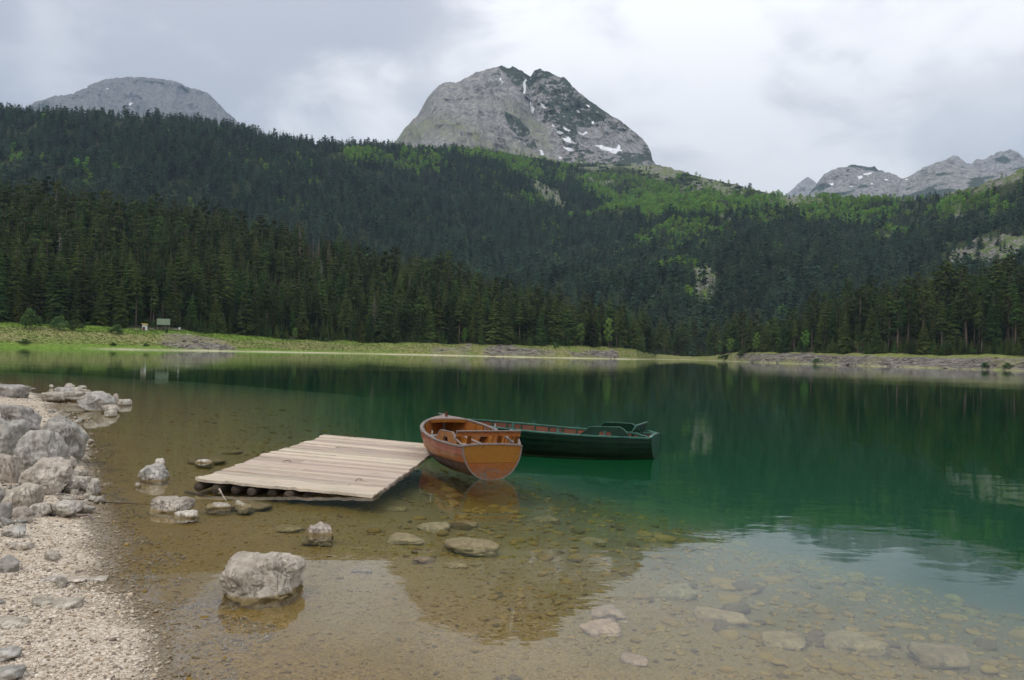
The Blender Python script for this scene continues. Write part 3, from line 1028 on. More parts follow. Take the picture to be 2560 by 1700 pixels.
mountain('distant_cone_mountain', [(x * S, y * S) for x, y in [(1800, 455), (1830, 425), (1853, 409), (1868, 417), (1890, 440), (1910, 460)]], 510, 6600, 7000, 80, 40, 60, None, (), None, 94, 0.8, 1400)
mountain('bare_karst_mountain', [(x * S, y * S) for x, y in [(1850, 455), (1870, 430), (1892, 402), (1920, 388), (1958, 381), (1985, 385), (2008, 384), (2018, 393), (2050, 401), (2080, 415), (2110, 428), (2160, 460)]], 520, 4000, 4500, 260, 120, 45,
         lambda px, py, x, z: karst(px, py, x, z) * smooth(py, 440, 475) + 0.7 * np.clip(1 - (py - np.interp(px, [2000, 2074, 2145, 2190], [425, 413, 418, 428])) / 6, 0, 1) * (px > 2050),
         [[(2073, 457), (2083, 456), (2082, 463), (2075, 463)], [(2143, 441), (2152, 438), (2158, 444), (2146, 448)], [(2158, 434), (2178, 430), (2182, 433), (2168, 437), (2160, 437)], [(2210, 448), (2218, 448), (2222, 452), (2213, 452)], [(2176, 457), (2181, 457), (2181, 461), (2176, 460)], [(2122, 466), (2134, 465), (2130, 469)]], None, 96, 0.8, 1400)
mountain('scrubby_karst_ridge', [(x * S, y * S) for x, y in [(2040, 450), (2072, 414), (2095, 402), (2120, 390), (2150, 376), (2180, 374), (2215, 384), (2260, 400), (2300, 395), (2380, 380), (2440, 400)]], 530, 3500, 4200, 260, 120, 45, karst, [[(2260, 448), (2268, 447), (2266, 451)]], None, 98, 0.8, 1400)
mountain('pale_domed_mountain', [(x * S, y * S) for x, y in [(2090, 420), (2120, 387), (2165, 370), (2190, 360), (2206, 365), (2222, 379), (2232, 377), (2246, 367), (2260, 368), (2290, 353), (2320, 345), (2338, 350), (2361, 373), (2400, 420)]], 500, 4900, 5400, 260, 90, 50,
         lambda px, py, x, z: 0.8 * in_poly(px, py, [(2485, 398), (2510, 388), (2530, 400), (2515, 410), (2490, 404)]), [], None, 102, 0.6, 1400)

# ------------------------------------------------------------------ plants: shapes shared by many trees (1 unit = full height)
def trunk_arrays(r0, r1, h, sides=6, rings=4, bend=0.0, rs=None):
    rs = rs or random
    v, f = [], []
    bx, by = rs.uniform(-1, 1) * bend, rs.uniform(-1, 1) * bend
    for i in range(rings):
        t_ = i / (rings - 1)
        r = r0 + (r1 - r0) * t_
        for j in range(sides):
            a = 2 * math.pi * j / sides
            v.append((r * math.cos(a) + bx * t_ * t_, r * math.sin(a) + by * t_ * t_, h * t_))
    for i in range(rings - 1):
        for j in range(sides):
            a, b = i * sides + j, i * sides + (j + 1) % sides
            f.append((a, b, b + sides)); f.append((a, b + sides, a + sides))
    return v, f


def conifer_arrays(seed, whorls, nb, rmax, z0, flaps=2, power=0.8, ragged=0.3, gap=0.0):
    """drooping sprays in whorls round the stem"""
    rs = random.Random(seed)
    v, f = [], []
    for i in range(whorls):
        tt = (i + rs.uniform(-0.3, 0.3)) / whorls
        tt = min(max(tt, 0), 0.985)
        zc_ = z0 + (1 - z0) * tt
        low = min(1.0, 0.62 + 2.2 * tt)
        R = rmax * (1 - tt) ** power * low + 0.008
        for b in range(nb if tt < 0.85 else max(4, nb - 3)):
            if rs.random() < gap:
                continue
            a = 2 * math.pi * (b + rs.uniform(-0.4, 0.4)) / nb + i * 0.9
            r = R * rs.uniform(1 - ragged, 1.12)
            ca, sa = math.cos(a), math.sin(a)
            droop = r * rs.uniform(0.25, 0.6) * (1 - 0.5 * tt)
            zt = zc_ - droop
            w = r * rs.uniform(0.22, 0.36)
            rz = zc_ + r * 0.15
            m = 0.55
            k = len(v)
            v += [(0.04 * r * ca, 0.04 * r * sa, rz),
                  (m * r * ca - w * sa, m * r * sa + w * ca, zc_ - droop * 0.55 - w * 0.3),
                  (r * ca, r * sa, zt + rs.uniform(-0.1, 0.2) * droop),
                  (m * r * ca + w * sa, m * r * sa - w * ca, zc_ - droop * 0.55 - w * 0.3),
                  (m * 1.02 * r * ca, m * 1.02 * r * sa, zc_ - droop * 0.30)]
            f += [(k, k + 1, k + 4), (k + 1, k + 2, k + 4), (k + 2, k + 3, k + 4), (k + 3, k, k + 4)]
            for q in range(flaps):
                u = rs.uniform(0.35, 0.95); u2 = u + rs.uniform(0.12, 0.25)
                off = rs.uniform(-0.6, 0.6) * w
                k = len(v)
                zz_ = zc_ - droop * u * 0.7
                v += [(u * r * ca - off * sa, u * r * sa + off * ca, zz_), (u2 * r * ca - off * sa * 1.4, u2 * r * sa + off * ca * 1.4, zz_ - droop * 0.15),
                      ((u + 0.06) * r * ca - off * sa * 1.2, (u + 0.06) * r * sa + off * ca * 1.2, zz_ - r * rs.uniform(0.16, 0.34))]
                f.append((k, k + 1, k + 2))
    # leader
    k = len(v)
    v += [(0.006, 0, 0.95), (-0.004, 0.006, 0.95), (-0.004, -0.006, 0.95), (0, 0, 1.0)]
    f += [(k, k + 1, k + 3), (k + 1, k + 2, k + 3), (k + 2, k, k + 3)]
    return v, f


def clump_arrays(seed, blobs, per, size, flat=0.8):
    """small leaf faces spread through a set of blobs (x, y, z, radius)"""
    rs = random.Random(seed)
    v, f = [], []
    for (bx, by, bz, br) in blobs:
        for q in range(per):
            while True:
                d = Vector((rs.gauss(0, 1), rs.gauss(0, 1), rs.gauss(0, 1)))
                if d.length > 1e-3:
                    break
            d.normalize()
            rr_ = br * (rs.random() ** 0.4) * rs.uniform(0.8, 1.1)
            c = Vector((bx, by, bz)) + Vector((d.x * rr_, d.y * rr_, d.z * rr_ * flat))
            nrm_ = (d + Vector((rs.uniform(-.8, .8), rs.uniform(-.8, .8), rs.uniform(-.4, 1.0)))).normalized()
            t1 = nrm_.orthogonal().normalized()
            t1.rotate(Matrix.Rotation(rs.uniform(0, 6.28), 3, nrm_))
            t2 = nrm_.cross(t1)
            s_ = size * rs.uniform(0.6, 1.3)
            k = len(v)
            v += [c - t1 * s_, c + t2 * s_ * 0.55, c + t1 * s_, c - t2 * s_ * 0.55 - nrm_ * s_ * 0.25]
            f += [(k, k + 1, k + 2), (k, k + 2, k + 3)]
    return [tuple(p) for p in v], f


def crown_blobs(seed, n, z0, z1, rad, br, shape='round'):
    rs = random.Random(seed)
    out = []
    for i in range(n):
        t_ = (i + rs.uniform(0.1, 0.9)) / n
        zc_ = z0 + (z1 - z0) * t_
        env = math.sin(math.pi * min(1, max(0.0, t_ * 0.85 + 0.12))) ** 0.6 if shape == 'round' else (1 - 0.55 * t_)
        a = i * 2.4 + rs.uniform(-0.5, 0.5)
        r = rad * env * rs.uniform(0.35, 1.0)
        out.append((r * math.cos(a), r * math.sin(a), zc_, br * rs.uniform(0.7, 1.2) * (1 - 0.3 * t_)))
    return out


def limb_arrays(seed, blobs, r, base_z):
    """limbs from the stem to each foliage clump"""
    v, f = [], []
    for (bx, by, bz, br) in blobs:
        s0 = Vector((0, 0, max(base_z, bz - 0.6 * math.hypot(bx, by) - 0.04))); e = Vector((bx, by, bz))
        k = len(v)
        for p, rr_ in ((s0, r), (e, r * 0.35)):
            for j in range(3):
                a = 2.094 * j
                v.append((p.x + rr_ * math.cos(a), p.y + rr_ * math.sin(a), p.z))
        for j in range(3):
            a, b = k + j, k + (j + 1) % 3
            f += [(a, b, b + 3), (a, b + 3, a + 3)]
    return v, f


def tri_mesh(name, parts):
    """parts: list of (verts, tri faces, material)"""
    V, F, I, mats = [], [], [], []
    for v, f, m in parts:
        b = len(V)
        V += v; F += [tuple(b + i for i in t_) for t_ in f]
        if m not in mats:
            mats.append(m)
        I += [mats.index(m)] * len(f)
    return mesh_data(name, V, np.array(F, np.int32), mats, I)


SPEC = {}          # kind -> list of (trunk mesh, crown mesh)
FARP = {}          # kind -> list of joined meshes for the distant woods


def add_spec(kind, tv, cv, tm, cm):
    SPEC.setdefault(kind, []).append((tri_mesh('trunk', [(tv[0], tv[1], tm)]), tri_mesh('crown', [(cv[0], cv[1], cm)]) if cv else None))


for sd in range(7):
    rs = random.Random(100 + sd)
    add_spec('spruce', trunk_arrays(0.0125, 0.0015, 0.97), conifer_arrays(sd, rs.randint(24, 30), rs.randint(8, 9), rs.uniform(0.15, 0.205), rs.uniform(0.03, 0.10), 2, rs.uniform(0.72, 0.95), 0.32, 0.06), MAT['bark'], MAT['spruce'])
for sd in range(4):     # shaded-out stems: bare below
    rs = random.Random(150 + sd)
    add_spec('spruce_bare', trunk_arrays(0.0115, 0.0015, 0.97), conifer_arrays(40 + sd, 17, 8, rs.uniform(0.085, 0.115), rs.uniform(0.34, 0.48), 2, 0.7, 0.42, 0.15), MAT['bark'], MAT['spruce'])
for sd in range(4):     # pine: bare stem, loose flat-topped crown
    rs = random.Random(200 + sd)
    bl = crown_blobs(200 + sd, 15, 0.42, 0.95, 0.115, 0.066)
    tv = trunk_arrays(0.013, 0.004, 0.93, 6, 5, 0.02, rs); lv = limb_arrays(sd, bl, 0.0035, 0.35)
    tv = (tv[0] + lv[0], tv[1] + [tuple(i + len(tv[0]) for i in t_) for t_ in lv[1]])
    add_spec('pine', tv, clump_arrays(200 + sd, bl, 46, 0.021, 0.6), MAT['bark'], MAT['pine'])
for sd in range(3):     # broadleaf in fresh leaf
    rs = random.Random(300 + sd)
    bl = crown_blobs(300 + sd, 16, 0.22, 0.92, 0.17, 0.105)
    tv = trunk_arrays(0.018, 0.005, 0.85, 6, 4, 0.03, rs); lv = limb_arrays(sd, bl, 0.005, 0.15)
    tv = (tv[0] + lv[0], tv[1] + [tuple(i + len(tv[0]) for i in t_) for t_ in lv[1]])
    add_spec('broadleaf', tv, clump_arrays(300 + sd, bl, 60, 0.024, 0.9), MAT['bark'], MAT['leaf'])
for sd in range(3):     # standing dead conifers
    rs = random.Random(400 + sd)
    tv = trunk_arrays(0.012, 0.002, 1.0, 6, 5, 0.015, rs)
    V, F = list(tv[0]), list(tv[1])
    for b in range(46):
        zb = rs.uniform(0.25, 0.95); a = rs.uniform(0, 6.28); L = 0.12 * (1.05 - zb) ** 0.7 * rs.uniform(0.5, 1.2)
        p0 = Vector((0, 0, zb)); p1 = Vector((L * math.cos(a), L * math.sin(a), zb - L * rs.uniform(-0.1, 0.5)))
        k = len(V); w = Vector((-math.sin(a), math.cos(a), 0)) * 0.0028
        V += [tuple(p0 - w), tuple(p0 + w), tuple(p1), tuple(p0 + Vector((0, 0, 0.006)))]
        F += [(k, k + 1, k + 2), (k, k + 2, k + 3), (k + 1, k + 3, k + 2)]
        for q in range(2):
            m = p0.lerp(p1, rs.uniform(0.4, 0.8)); a2 = a + rs.choice((-0.8, 0.8)); e = m + Vector((math.cos(a2), math.sin(a2), -0.3)) * L * 0.4
            k = len(V)
            V += [tuple(m - Vector((0, 0, 0.003))), tuple(m + Vector((0, 0, 0.003))), tuple(e)]
            F += [(k, k + 1, k + 2)]
    SPEC.setdefault('snag', []).append((tri_mesh('trunk', [(V, F, MAT['bark_grey'])]), None))
for sd in range(2):     # dead but still holding brown needles
    add_spec('dead', trunk_arrays(0.012, 0.0015, 0.97), conifer_arrays(60 + sd, 24, 7, 0.10, 0.10, 1, 0.8, 0.45, 0.25), MAT['bark_grey'], MAT['dead'])
for sd in range(3):
    bl = [(0, 0, 0.42, 0.34), (0.30, 0.1, 0.34, 0.28), (-0.28, 0.12, 0.32, 0.27), (0.05, -0.28, 0.30, 0.27), (0.1, 0.05, 0.68, 0.22), (-0.1, -0.05, 0.6, 0.2)]
    add_spec('bush', trunk_arrays(0.03, 0.01, 0.4), clump_arrays(500 + sd, bl, 120, 0.055, 0.9), MAT['bark'], MAT['bush'])

for sd in range(5):
    rs = random.Random(600 + sd)
    tv = trunk_arrays(0.012, 0.002, 0.9, 4, 2); cv = conifer_arrays(70 + sd, rs.randint(12, 15), 6, rs.uniform(0.18, 0.25), rs.uniform(0.03, 0.12), 1, rs.uniform(0.75, 1.0), 0.35, 0.04)
    FARP.setdefault('spruce', []).append(tri_mesh('far_spruce', [(tv[0], tv[1], MAT['bark']), (cv[0], cv[1], MAT['spruce_far'])]))
for sd in range(2):      # round-headed dark conifers between the spires
    tv = trunk_arrays(0.012, 0.003, 0.8, 4, 2); cv = clump_arrays(610 + sd, crown_blobs(610 + sd, 9, 0.28, 0.92, 0.13, 0.105), 26, 0.042, 0.8)
    FARP['spruce'].append(tri_mesh('far_conifer', [(tv[0], tv[1], MAT['bark']), (cv[0], cv[1], MAT['spruce_far'])]))
for sd in range(3):
    tv = trunk_arrays(0.016, 0.005, 0.6, 4, 2); cv = clump_arrays(620 + sd, crown_blobs(620 + sd, 8, 0.25, 0.85, 0.22, 0.17), 22, 0.055, 0.9)
    FARP.setdefault('leaf', []).append(tri_mesh('far_broadleaf', [(tv[0], tv[1], MAT['bark']), (cv[0], cv[1], MAT['leaf_far'])]))
for sd in range(2):
    cv = clump_arrays(640 + sd, [(0, 0, 0.4, 0.5), (0.5, 0.2, 0.3, 0.4), (-0.4, 0.3, 0.3, 0.42), (0.1, -0.5, 0.3, 0.4)], 40, 0.13, 0.8)
    FARP.setdefault('scrub', []).append(tri_mesh('far_scrub', [(cv[0], cv[1], MAT['scrub'])]))
for sd in range(2):
    tv = trunk_arrays(0.012, 0.002, 0.98, 4, 2); cv = conifer_arrays(90 + sd, 12, 5, 0.09, 0.15, 0, 0.8, 0.5, 0.3)
    FARP.setdefault('dead', []).append(tri_mesh('far_dead', [(tv[0], tv[1], MAT['bark_grey']), (cv[0], cv[1], MAT['dead'])]))

PROTO = {}


def proto_objects(key, meshes):
    if key not in PROTO:
        PROTO[key] = [bpy.data.objects.new('source_' + key, m) for m in meshes]   # never linked to the scene
    return PROTO[key]


def scatter(name, pts, scale, rot, idx, sources, label, cat):
    """one object whose points carry instances of the source meshes (geometry nodes)"""
    me = bpy.data.meshes.new(name)
    pts = np.asarray(pts, np.float32)
    n = len(pts)
    me.vertices.add(n); me.vertices.foreach_set('co', pts.ravel())
    for nm, arr in (('iscale', scale), ('irot', rot)):
        a = me.attributes.new(nm, 'FLOAT_VECTOR', 'POINT'); a.data.foreach_set('vector', np.asarray(arr, np.float32).ravel())
    a = me.attributes.new('iidx', 'INT', 'POINT'); a.data.foreach_set('value', np.asarray(idx, np.int32))
    o = obj(name, me)
    g = bpy.data.node_groups.new(name + '_nodes', 'GeometryNodeTree')
    g.interface.new_socket('Geometry', in_out='INPUT', socket_type='NodeSocketGeometry')
    g.interface.new_socket('Geometry', in_out='OUTPUT', socket_type='NodeSocketGeometry')
    gi = g.nodes.new('NodeGroupInput'); go = g.nodes.new('NodeGroupOutput')
    jn = g.nodes.new('GeometryNodeJoinGeometry')

    def named(nm, ty):
        q = g.nodes.new('GeometryNodeInputNamedAttribute'); q.data_type = ty; q.inputs[0].default_value = nm
        return q.outputs[0]
    ns_, nr_, ni = named('iscale', 'FLOAT_VECTOR'), named('irot', 'FLOAT_VECTOR'), named('iidx', 'INT')
    e2r = g.nodes.new('FunctionNodeEulerToRotation'); g.links.new(nr_, e2r.inputs[0])
    for k, so in enumerate(sources):
        oi = g.nodes.new('GeometryNodeObjectInfo'); oi.inputs[0].default_value = so
        if 'As Instance' in oi.inputs:
            oi.inputs['As Instance'].default_value = True
        cp = g.nodes.new('FunctionNodeCompare'); cp.data_type = 'INT'; cp.operation = 'EQUAL'
        ints = [s_ for s_ in cp.inputs if s_.type == 'INT']
        g.links.new(ni, ints[0]); ints[1].default_value = k
        ip = g.nodes.new('GeometryNodeInstanceOnPoints')
        g.links.new(gi.outputs[0], ip.inputs['Points'])
        g.links.new(cp.outputs[0], ip.inputs['Selection'])
        g.links.new(oi.outputs['Geometry'], ip.inputs['Instance'])
        g.links.new(e2r.outputs[0], ip.inputs['Rotation'])
        g.links.new(ns_, ip.inputs['Scale'])
        g.links.new(ip.outputs[0], jn.inputs[0])
    g.links.new(jn.outputs[0], go.inputs[0])
    md = o.modifiers.new('scatter', 'NODES'); md.node_group = g
    return tag(o, label, cat, None, 'stuff')


# ------------------------------------------------------------------ far hillside woods
def sample_surface(fn, n, plo, phi, vlo, vhi):
    px = rng.uniform(plo, phi, n); v = rng.uniform(vlo, vhi, n)
    e = 1.0; ev = 0.002
    x, y, z_ = fn(px, v)
    x1, y1, _ = fn(px + e, v); x2, y2, _ = fn(px, np.minimum(v + ev, vhi))
    area = np.abs((x1 - x) * (y2 - y) - (x2 - x) * (y1 - y))
    keep = rng.uniform(0, 1, n) < area / np.quantile(area, 0.995)
    return px[keep], v[keep], x[keep], y[keep], z_[keep]


hp, hv, hx, hy, hz = sample_surface(hillside_pt, 112000, -330, 2890, 0.0, 1.03)
qpx, qpy = project(hx, hy, hz)
sky_top = treetop_py(qpx)
vis = qpy < sky_top + 75
hp, hv, hx, hy, hz, qpx, qpy = (a[vis] for a in (hp, hv, hx, hy, hz, qpx, qpy))
oc = outcrop_mask(qpx, qpy, hx, hy)
crest = np.interp(hp, HB[:, 0], HB[:, 1])
n_a = fbm(hx / 55, hy / 55, 0, 3, 201); n_b = fbm(hx / 140, hy / 140, 0, 3, 202)
LEAFY = [(1440, 445), (1500, 440), (1560, 432), (1640, 455), (1760, 478), (1950, 490), (2150, 500), (2350, 505), (2480, 470), (2700, 430), (2700, 530), (2480, 548), (2300, 548), (2120, 556), (1950, 572), (1850, 556), (1700, 545), (1560, 535), (1480, 505)]
pl = -0.20 + 0.28 * smooth(qpx, 1250, 1550) - 0.08 * smooth(qpx, 2050, 2300) + 0.07 * smooth(qpy, crest + 160, crest + 30) * smooth(qpx, 350, 700)
pl = np.where(in_poly(qpx + 22 * n_a, qpy + 12 * n_a, LEAFY), 0.90 - 0.38 * smooth(qpx, 2050, 2250), pl)
pl = np.where((qpx > 860) & (qpx < 1420) & (qpy < crest + 70), 0.26, pl)
pl = np.where(qpy > 690, pl - 0.25, pl)
leafy = (n_a * 0.6 + rng.uniform(0, 1, len(hx)) * 0.5) < pl * 1.0 - 0.17 + 0.16 * n_b
high = hv > np.interp(hp, [-700, 820, 950, 1250, 1700, 1900, 2050, 2300, 2420, 3300], [1.5, 1.5, 0.965, 0.90, 0.90, 0.94, 1.2, 1.2, 0.90, 0.86])
kind = np.where(leafy, 1, 0)
kind = np.where(high & (rng.uniform(0, 1, len(hx)) < 0.80), 2, kind)
kind = np.where((kind == 0) & (rng.uniform(0, 1, len(hx)) < 0.016), 3, kind)
drop = (oc & (rng.uniform(0, 1, len(hx)) < 0.84)) | (high & (fbm(hx / 40, hy / 40, 0, 3, 204) > 0.12) & (kind != 1)) | (high & (qpx > 1550) & (qpx < 1900) & (n_b > 0.0))
drop |= rng.uniform(0, 1, len(hx)) < 0.10
ok = ~drop
hx, hy, hz, kind, hp, hv = hx[ok], hy[ok], hz[ok], kind[ok], hp[ok], hv[ok]
n = len(hx)
ht = np.where(kind == 0, rng.uniform(13, 26, n) * np.interp(hv, [0, 0.6, 1], [1.05, 1.0, 0.82]), np.where(kind == 1, rng.uniform(7, 14, n), np.where(kind == 2, rng.uniform(2.2, 4.5, n), rng.uniform(12, 20, n))))
ht = np.where((kind == 0) & (hp > 1150) & (hp < 2450) & (hv > 0.8), ht * 0.62, ht)
wd = ht * np.where(kind == 0, rng.uniform(0.85, 1.35, n), rng.uniform(0.9, 1.25, n))
names = ['spruce', 'leaf', 'scrub', 'dead']
srcs, base = [], []
for nm in names:
    base.append(len(srcs)); srcs += proto_objects('far_' + nm, FARP[nm])
idx = np.array(base)[kind] + (rng.uniform(0, 1, n) * np.array([len(FARP[q]) for q in names])[kind]).astype(int)
rot = np.stack([rng.normal(0, 0.03, n), rng.normal(0, 0.03, n), rng.uniform(0, 6.28, n)], -1)
scatter('hillside_forest', np.stack([hx, hy, hz - 0.4], -1), np.stack([wd, wd, ht], -1), rot, idx, srcs, 'distant mixed spruce and beech forest covering the hillside', 'forest')
print('hillside trees', n)

# ------------------------------------------------------------------ woods on the far shore: 300 spruces and the pines as things, the rest as one mass
def add_tree(name, kind, x, y, z_, h, w, label, group, sd):
    tm, cm = SPEC[kind][sd % len(SPEC[kind])]
    r = obj(name, None, None, (x, y, z_ - 0.3), (random.gauss(0, 0.012), random.gauss(0, 0.012), random.uniform(0, 6.28)), (w, w, h))
    r.empty_display_size = 0.1
    obj('trunk', tm, r)
    if cm is not None:
        obj('crown', cm, r)
    return tag(r, label, kind_cat.get(kind, 'tree'), group)


kind_cat = {'bush': 'bush', 'snag': 'dead tree', 'dead': 'dead tree'}
ORD = ['first', 'second', 'third', 'fourth', 'fifth', 'sixth', 'seventh', 'eighth', 'ninth', 'tenth', 'eleventh', 'twelfth', 'thirteenth', 'fourteenth', 'fifteenth', 'sixteenth', 'seventeenth', 'eighteenth', 'nineteenth', 'twentieth']
_tens = ['twenty', 'thirty', 'forty', 'fifty', 'sixty', 'seventy', 'eighty', 'ninety']


def ordinal(i):
    if i < 20:
        return ORD[i]
    t_, u = divmod(i + 1, 10)
    return (_tens[t_ - 2] + '-' + ORD[u - 1]) if u else _tens[t_ - 2][:-1] + 'ieth'


def poisson(px, v, x, y, z_, rad):
    """thin points so that stems keep their distance"""
    order = np.argsort(v + rng.uniform(0, 0.02, len(v)))
    cell = {}
    keep = []
    for i in order:
        r = rad[i]
        c = (int(x[i] // 5), int(y[i] // 5))
        good = True
        for dx in (-1, 0, 1):
            for dy in (-1, 0, 1):
                for j in cell.get((c[0] + dx, c[1] + dy), ()):
                    if (x[i] - x[j]) ** 2 + (y[i] - y[j]) ** 2 < r * r:
                        good = False
        if good:
            cell.setdefault(c, []).append(i); keep.append(i)
    return np.array(keep)


px_, v_, x_, y_, z_ = sample_surface(far_shore_pt, 90000, -330, 2890, 0.295, 0.915)
gap_zone = (px_ > 1625) & (px_ < 1812)
good = ~gap_zone | ((v_ > 0.5) & (rng.uniform(0, 1, len(px_)) < 0.3))
px_, v_, x_, y_, z_ = (a[good] for a in (px_, v_, x_, y_, z_))
kp = poisson(px_, v_, x_, y_, z_, np.interp(v_, [0.3, 0.5, 0.9], [4.4, 4.7, 4.8]))
px_, v_, x_, y_, z_ = (a[kp] for a in (px_, v_, x_, y_, z_))
# keep clear of the meadow shelter clearing
ppx, ppy = project(x_, y_, z_)
edge_j = 0.012 * fbm(x_ / 14, y_ / 14, 0, 2, 77)
good = v_ + edge_j > 0.297
good &= ~((ppx > 330) & (ppx < 458) & (v_ < 0.318))
px_, v_, x_, y_, z_, ppx, ppy = (a[good] for a in (px_, v_, x_, y_, z_, ppx, ppy))
n = len(x_)
right_side = px_ > 1715
hgt_ = rng.uniform(15, 28, n) + 2.0 * fbm(x_ / 40, y_ / 40, 0, 2, 78)
hgt_ = np.where(v_ < 0.33, hgt_ * rng.uniform(0.62, 1.0, n), hgt_)
hgt_ = np.where(right_side, hgt_ * 0.95, hgt_)
wid_ = hgt_ * rng.uniform(0.9, 1.35, n)
is_pine = right_side & (rng.uniform(0, 1, n) < 0.26)
is_dead = ((rng.uniform(0, 1, n) < 0.012) & ((v_ > 0.36) | (px_ < 1715))) | ((ppx > 722) & (ppx < 838) & (v_ > 0.70) & (v_ < 0.80) & (rng.uniform(0, 1, n) < 0.85))
# apparent size counts: nearest the forest edge first
dd = np.hypot(x_, y_)
score = hgt_ / dd * np.interp(v_, [0.3, 0.36, 0.5, 0.9], [1.6, 1.3, 0.9, 0.7]) * ((ppx > -25) & (ppx < 2585))
order = np.argsort(-score)
used = np.zeros(n, bool)
sel_spruce = [i for i in order if not is_pine[i] and not is_dead[i]][:300]
sel_pine = [i for i in order if is_pine[i] and not is_dead[i] and -25 < ppx[i] < 2585][:170]
sel_dead = [i for i in order if is_dead[i] and -25 < ppx[i] < 2585][:40]
front = set(i for i in sel_spruce if v_[i] < 0.318)
fl = sorted((i for i in front if not right_side[i]), key=lambda i: ppx[i])
frt = sorted((i for i in front if right_side[i]), key=lambda i: ppx[i])
lab = {}
for k, i in enumerate(fl):
    lab[i] = f'front-row dark spruce on the left shore, {ordinal(k)} from the picture edge'
for k, i in enumerate(frt):
    lab[i] = f'front-row spruce above the right stony bank, {ordinal(k)} from the valley gap'
sec_l = sorted((i for i in sel_spruce if i not in front and not right_side[i] and v_[i] < 0.345), key=lambda i: ppx[i])
sec_r = sorted((i for i in sel_spruce if i not in front and right_side[i]), key=lambda i: ppx[i])
for k, i in enumerate(sec_l):
    lab[i] = f'dark spruce in the second row of the left shore wood, {ordinal(k)} from the picture edge'
for k, i in enumerate(sec_r):
    lab[i] = f'dark spruce inside the right shore wood, {ordinal(k)} spruce from the valley gap'
for i in sel_spruce:
    used[i] = True
    kd = 'spruce_bare' if (i not in front and random.random() < 0.30) or (right_side[i] and random.random() < 0.12) else 'spruce'
    add_tree('spruce_tree', kd, x_[i], y_[i], z_[i], hgt_[i], wid_[i], lab.get(i, 'dark spruce packed among others behind the front row on the ' + ('right' if right_side[i] else 'left') + ' shore'), ('spruces of the right shore wood' if right_side[i] else 'spruces of the left shore wood'), int(i))
fp = sorted((i for i in sel_pine if v_[i] < 0.34), key=lambda i: ppx[i])
labp = {i: f'olive-crowned pine at the front of the right shore wood, {ordinal(k)} from the valley gap' for k, i in enumerate(fp)}
for i in sel_pine:
    used[i] = True
    add_tree('pine_tree', 'pine', x_[i], y_[i], z_[i], hgt_[i] * 1.02, wid_[i] * 1.05, labp.get(i, 'loose-crowned pine standing inside the right shore wood'), 'pines of the right shore wood', int(i))
sd_ = sorted(sel_dead, key=lambda i: ppx[i])
for k, i in enumerate(sd_):
    used[i] = True
    grp = 722 < ppx[i] < 838 and v_[i] > 0.6
    add_tree('dead_tree', 'dead' if (grp or random.random() < 0.3) else 'snag', x_[i], y_[i], z_[i], hgt_[i] * (0.95 if not grp else 1.1), wid_[i] * 0.9,
             ('withered grey-brown spruce up the left slope, ' if grp else 'bare pale dead conifer among living ones, ') + f'{ordinal(k)} dead tree from the left', 'dead trees in the shore woods', int(i))
rest = ~used
srcs = proto_objects('shore_spruce', FARP['spruce']); srcs = [] + proto_objects('near_spruce', [tri_mesh('shore_conifer', [(*trunk_arrays(0.012, 0.0015, 0.97), MAT['bark']), (*conifer_arrays(800 + k, 22, 8, 0.17 + 0.015 * k, 0.06, 2, 0.85, 0.32, 0.06), MAT['spruce'])]) for k in range(5)] + [tri_mesh('shore_pine', [(*trunk_arrays(0.013, 0.003, 0.9), MAT['bark']), (*clump_arrays(820 + k, crown_blobs(820 + k, 14, 0.3, 0.95, 0.12, 0.075), 40, 0.026, 0.7), MAT['pine'])]) for k in range(2)])
m = int(rest.sum())
idx = (rng.uniform(0, 1, m) * 6.4).astype(int)
rot = np.stack([rng.normal(0, 0.015, m), rng.normal(0, 0.015, m), rng.uniform(0, 6.28, m)], -1)
scatter('shore_forest', np.stack([x_[rest], y_[rest], z_[rest] - 0.4], -1), np.stack([wid_[rest], wid_[rest], hgt_[rest]], -1), rot, idx, srcs, 'mass of conifers climbing both slopes behind the shore trees', 'forest')
print('shore trees', n, 'mass', m)


# single bright trees and bushes along the far shore: (left, right, top, bottom) in reference pixels
def bank_point(px, py):
    """ground point on the far bank seen at that pixel"""
    vq = np.linspace(0.15, 0.36, 500)
    bx, by, bz = far_shore_pt(np.full(500, float(px)), vq)
    qx, qy = project(bx, by, bz)
    i = int(np.argmin(np.abs(qy - py)))
    return float(bx[i]), float(by[i]), float(bz[i])


def plant(name, kind, box, label, group=None, wide=None):
    l, r_, t_, b_ = box
    x, y, z0 = bank_point((l + r_) / 2, b_)
    d = math.hypot(x, y)
    h = (b_ - t_) * d / FOC; w = (r_ - l) * d / FOC
    unit_w = {'broadleaf': 0.46, 'bush': 1.15, 'spruce': 0.32}[kind]
    return add_tree(name, kind, x, y, z0 + 0.25, h, w / unit_w, label, group, int(l))


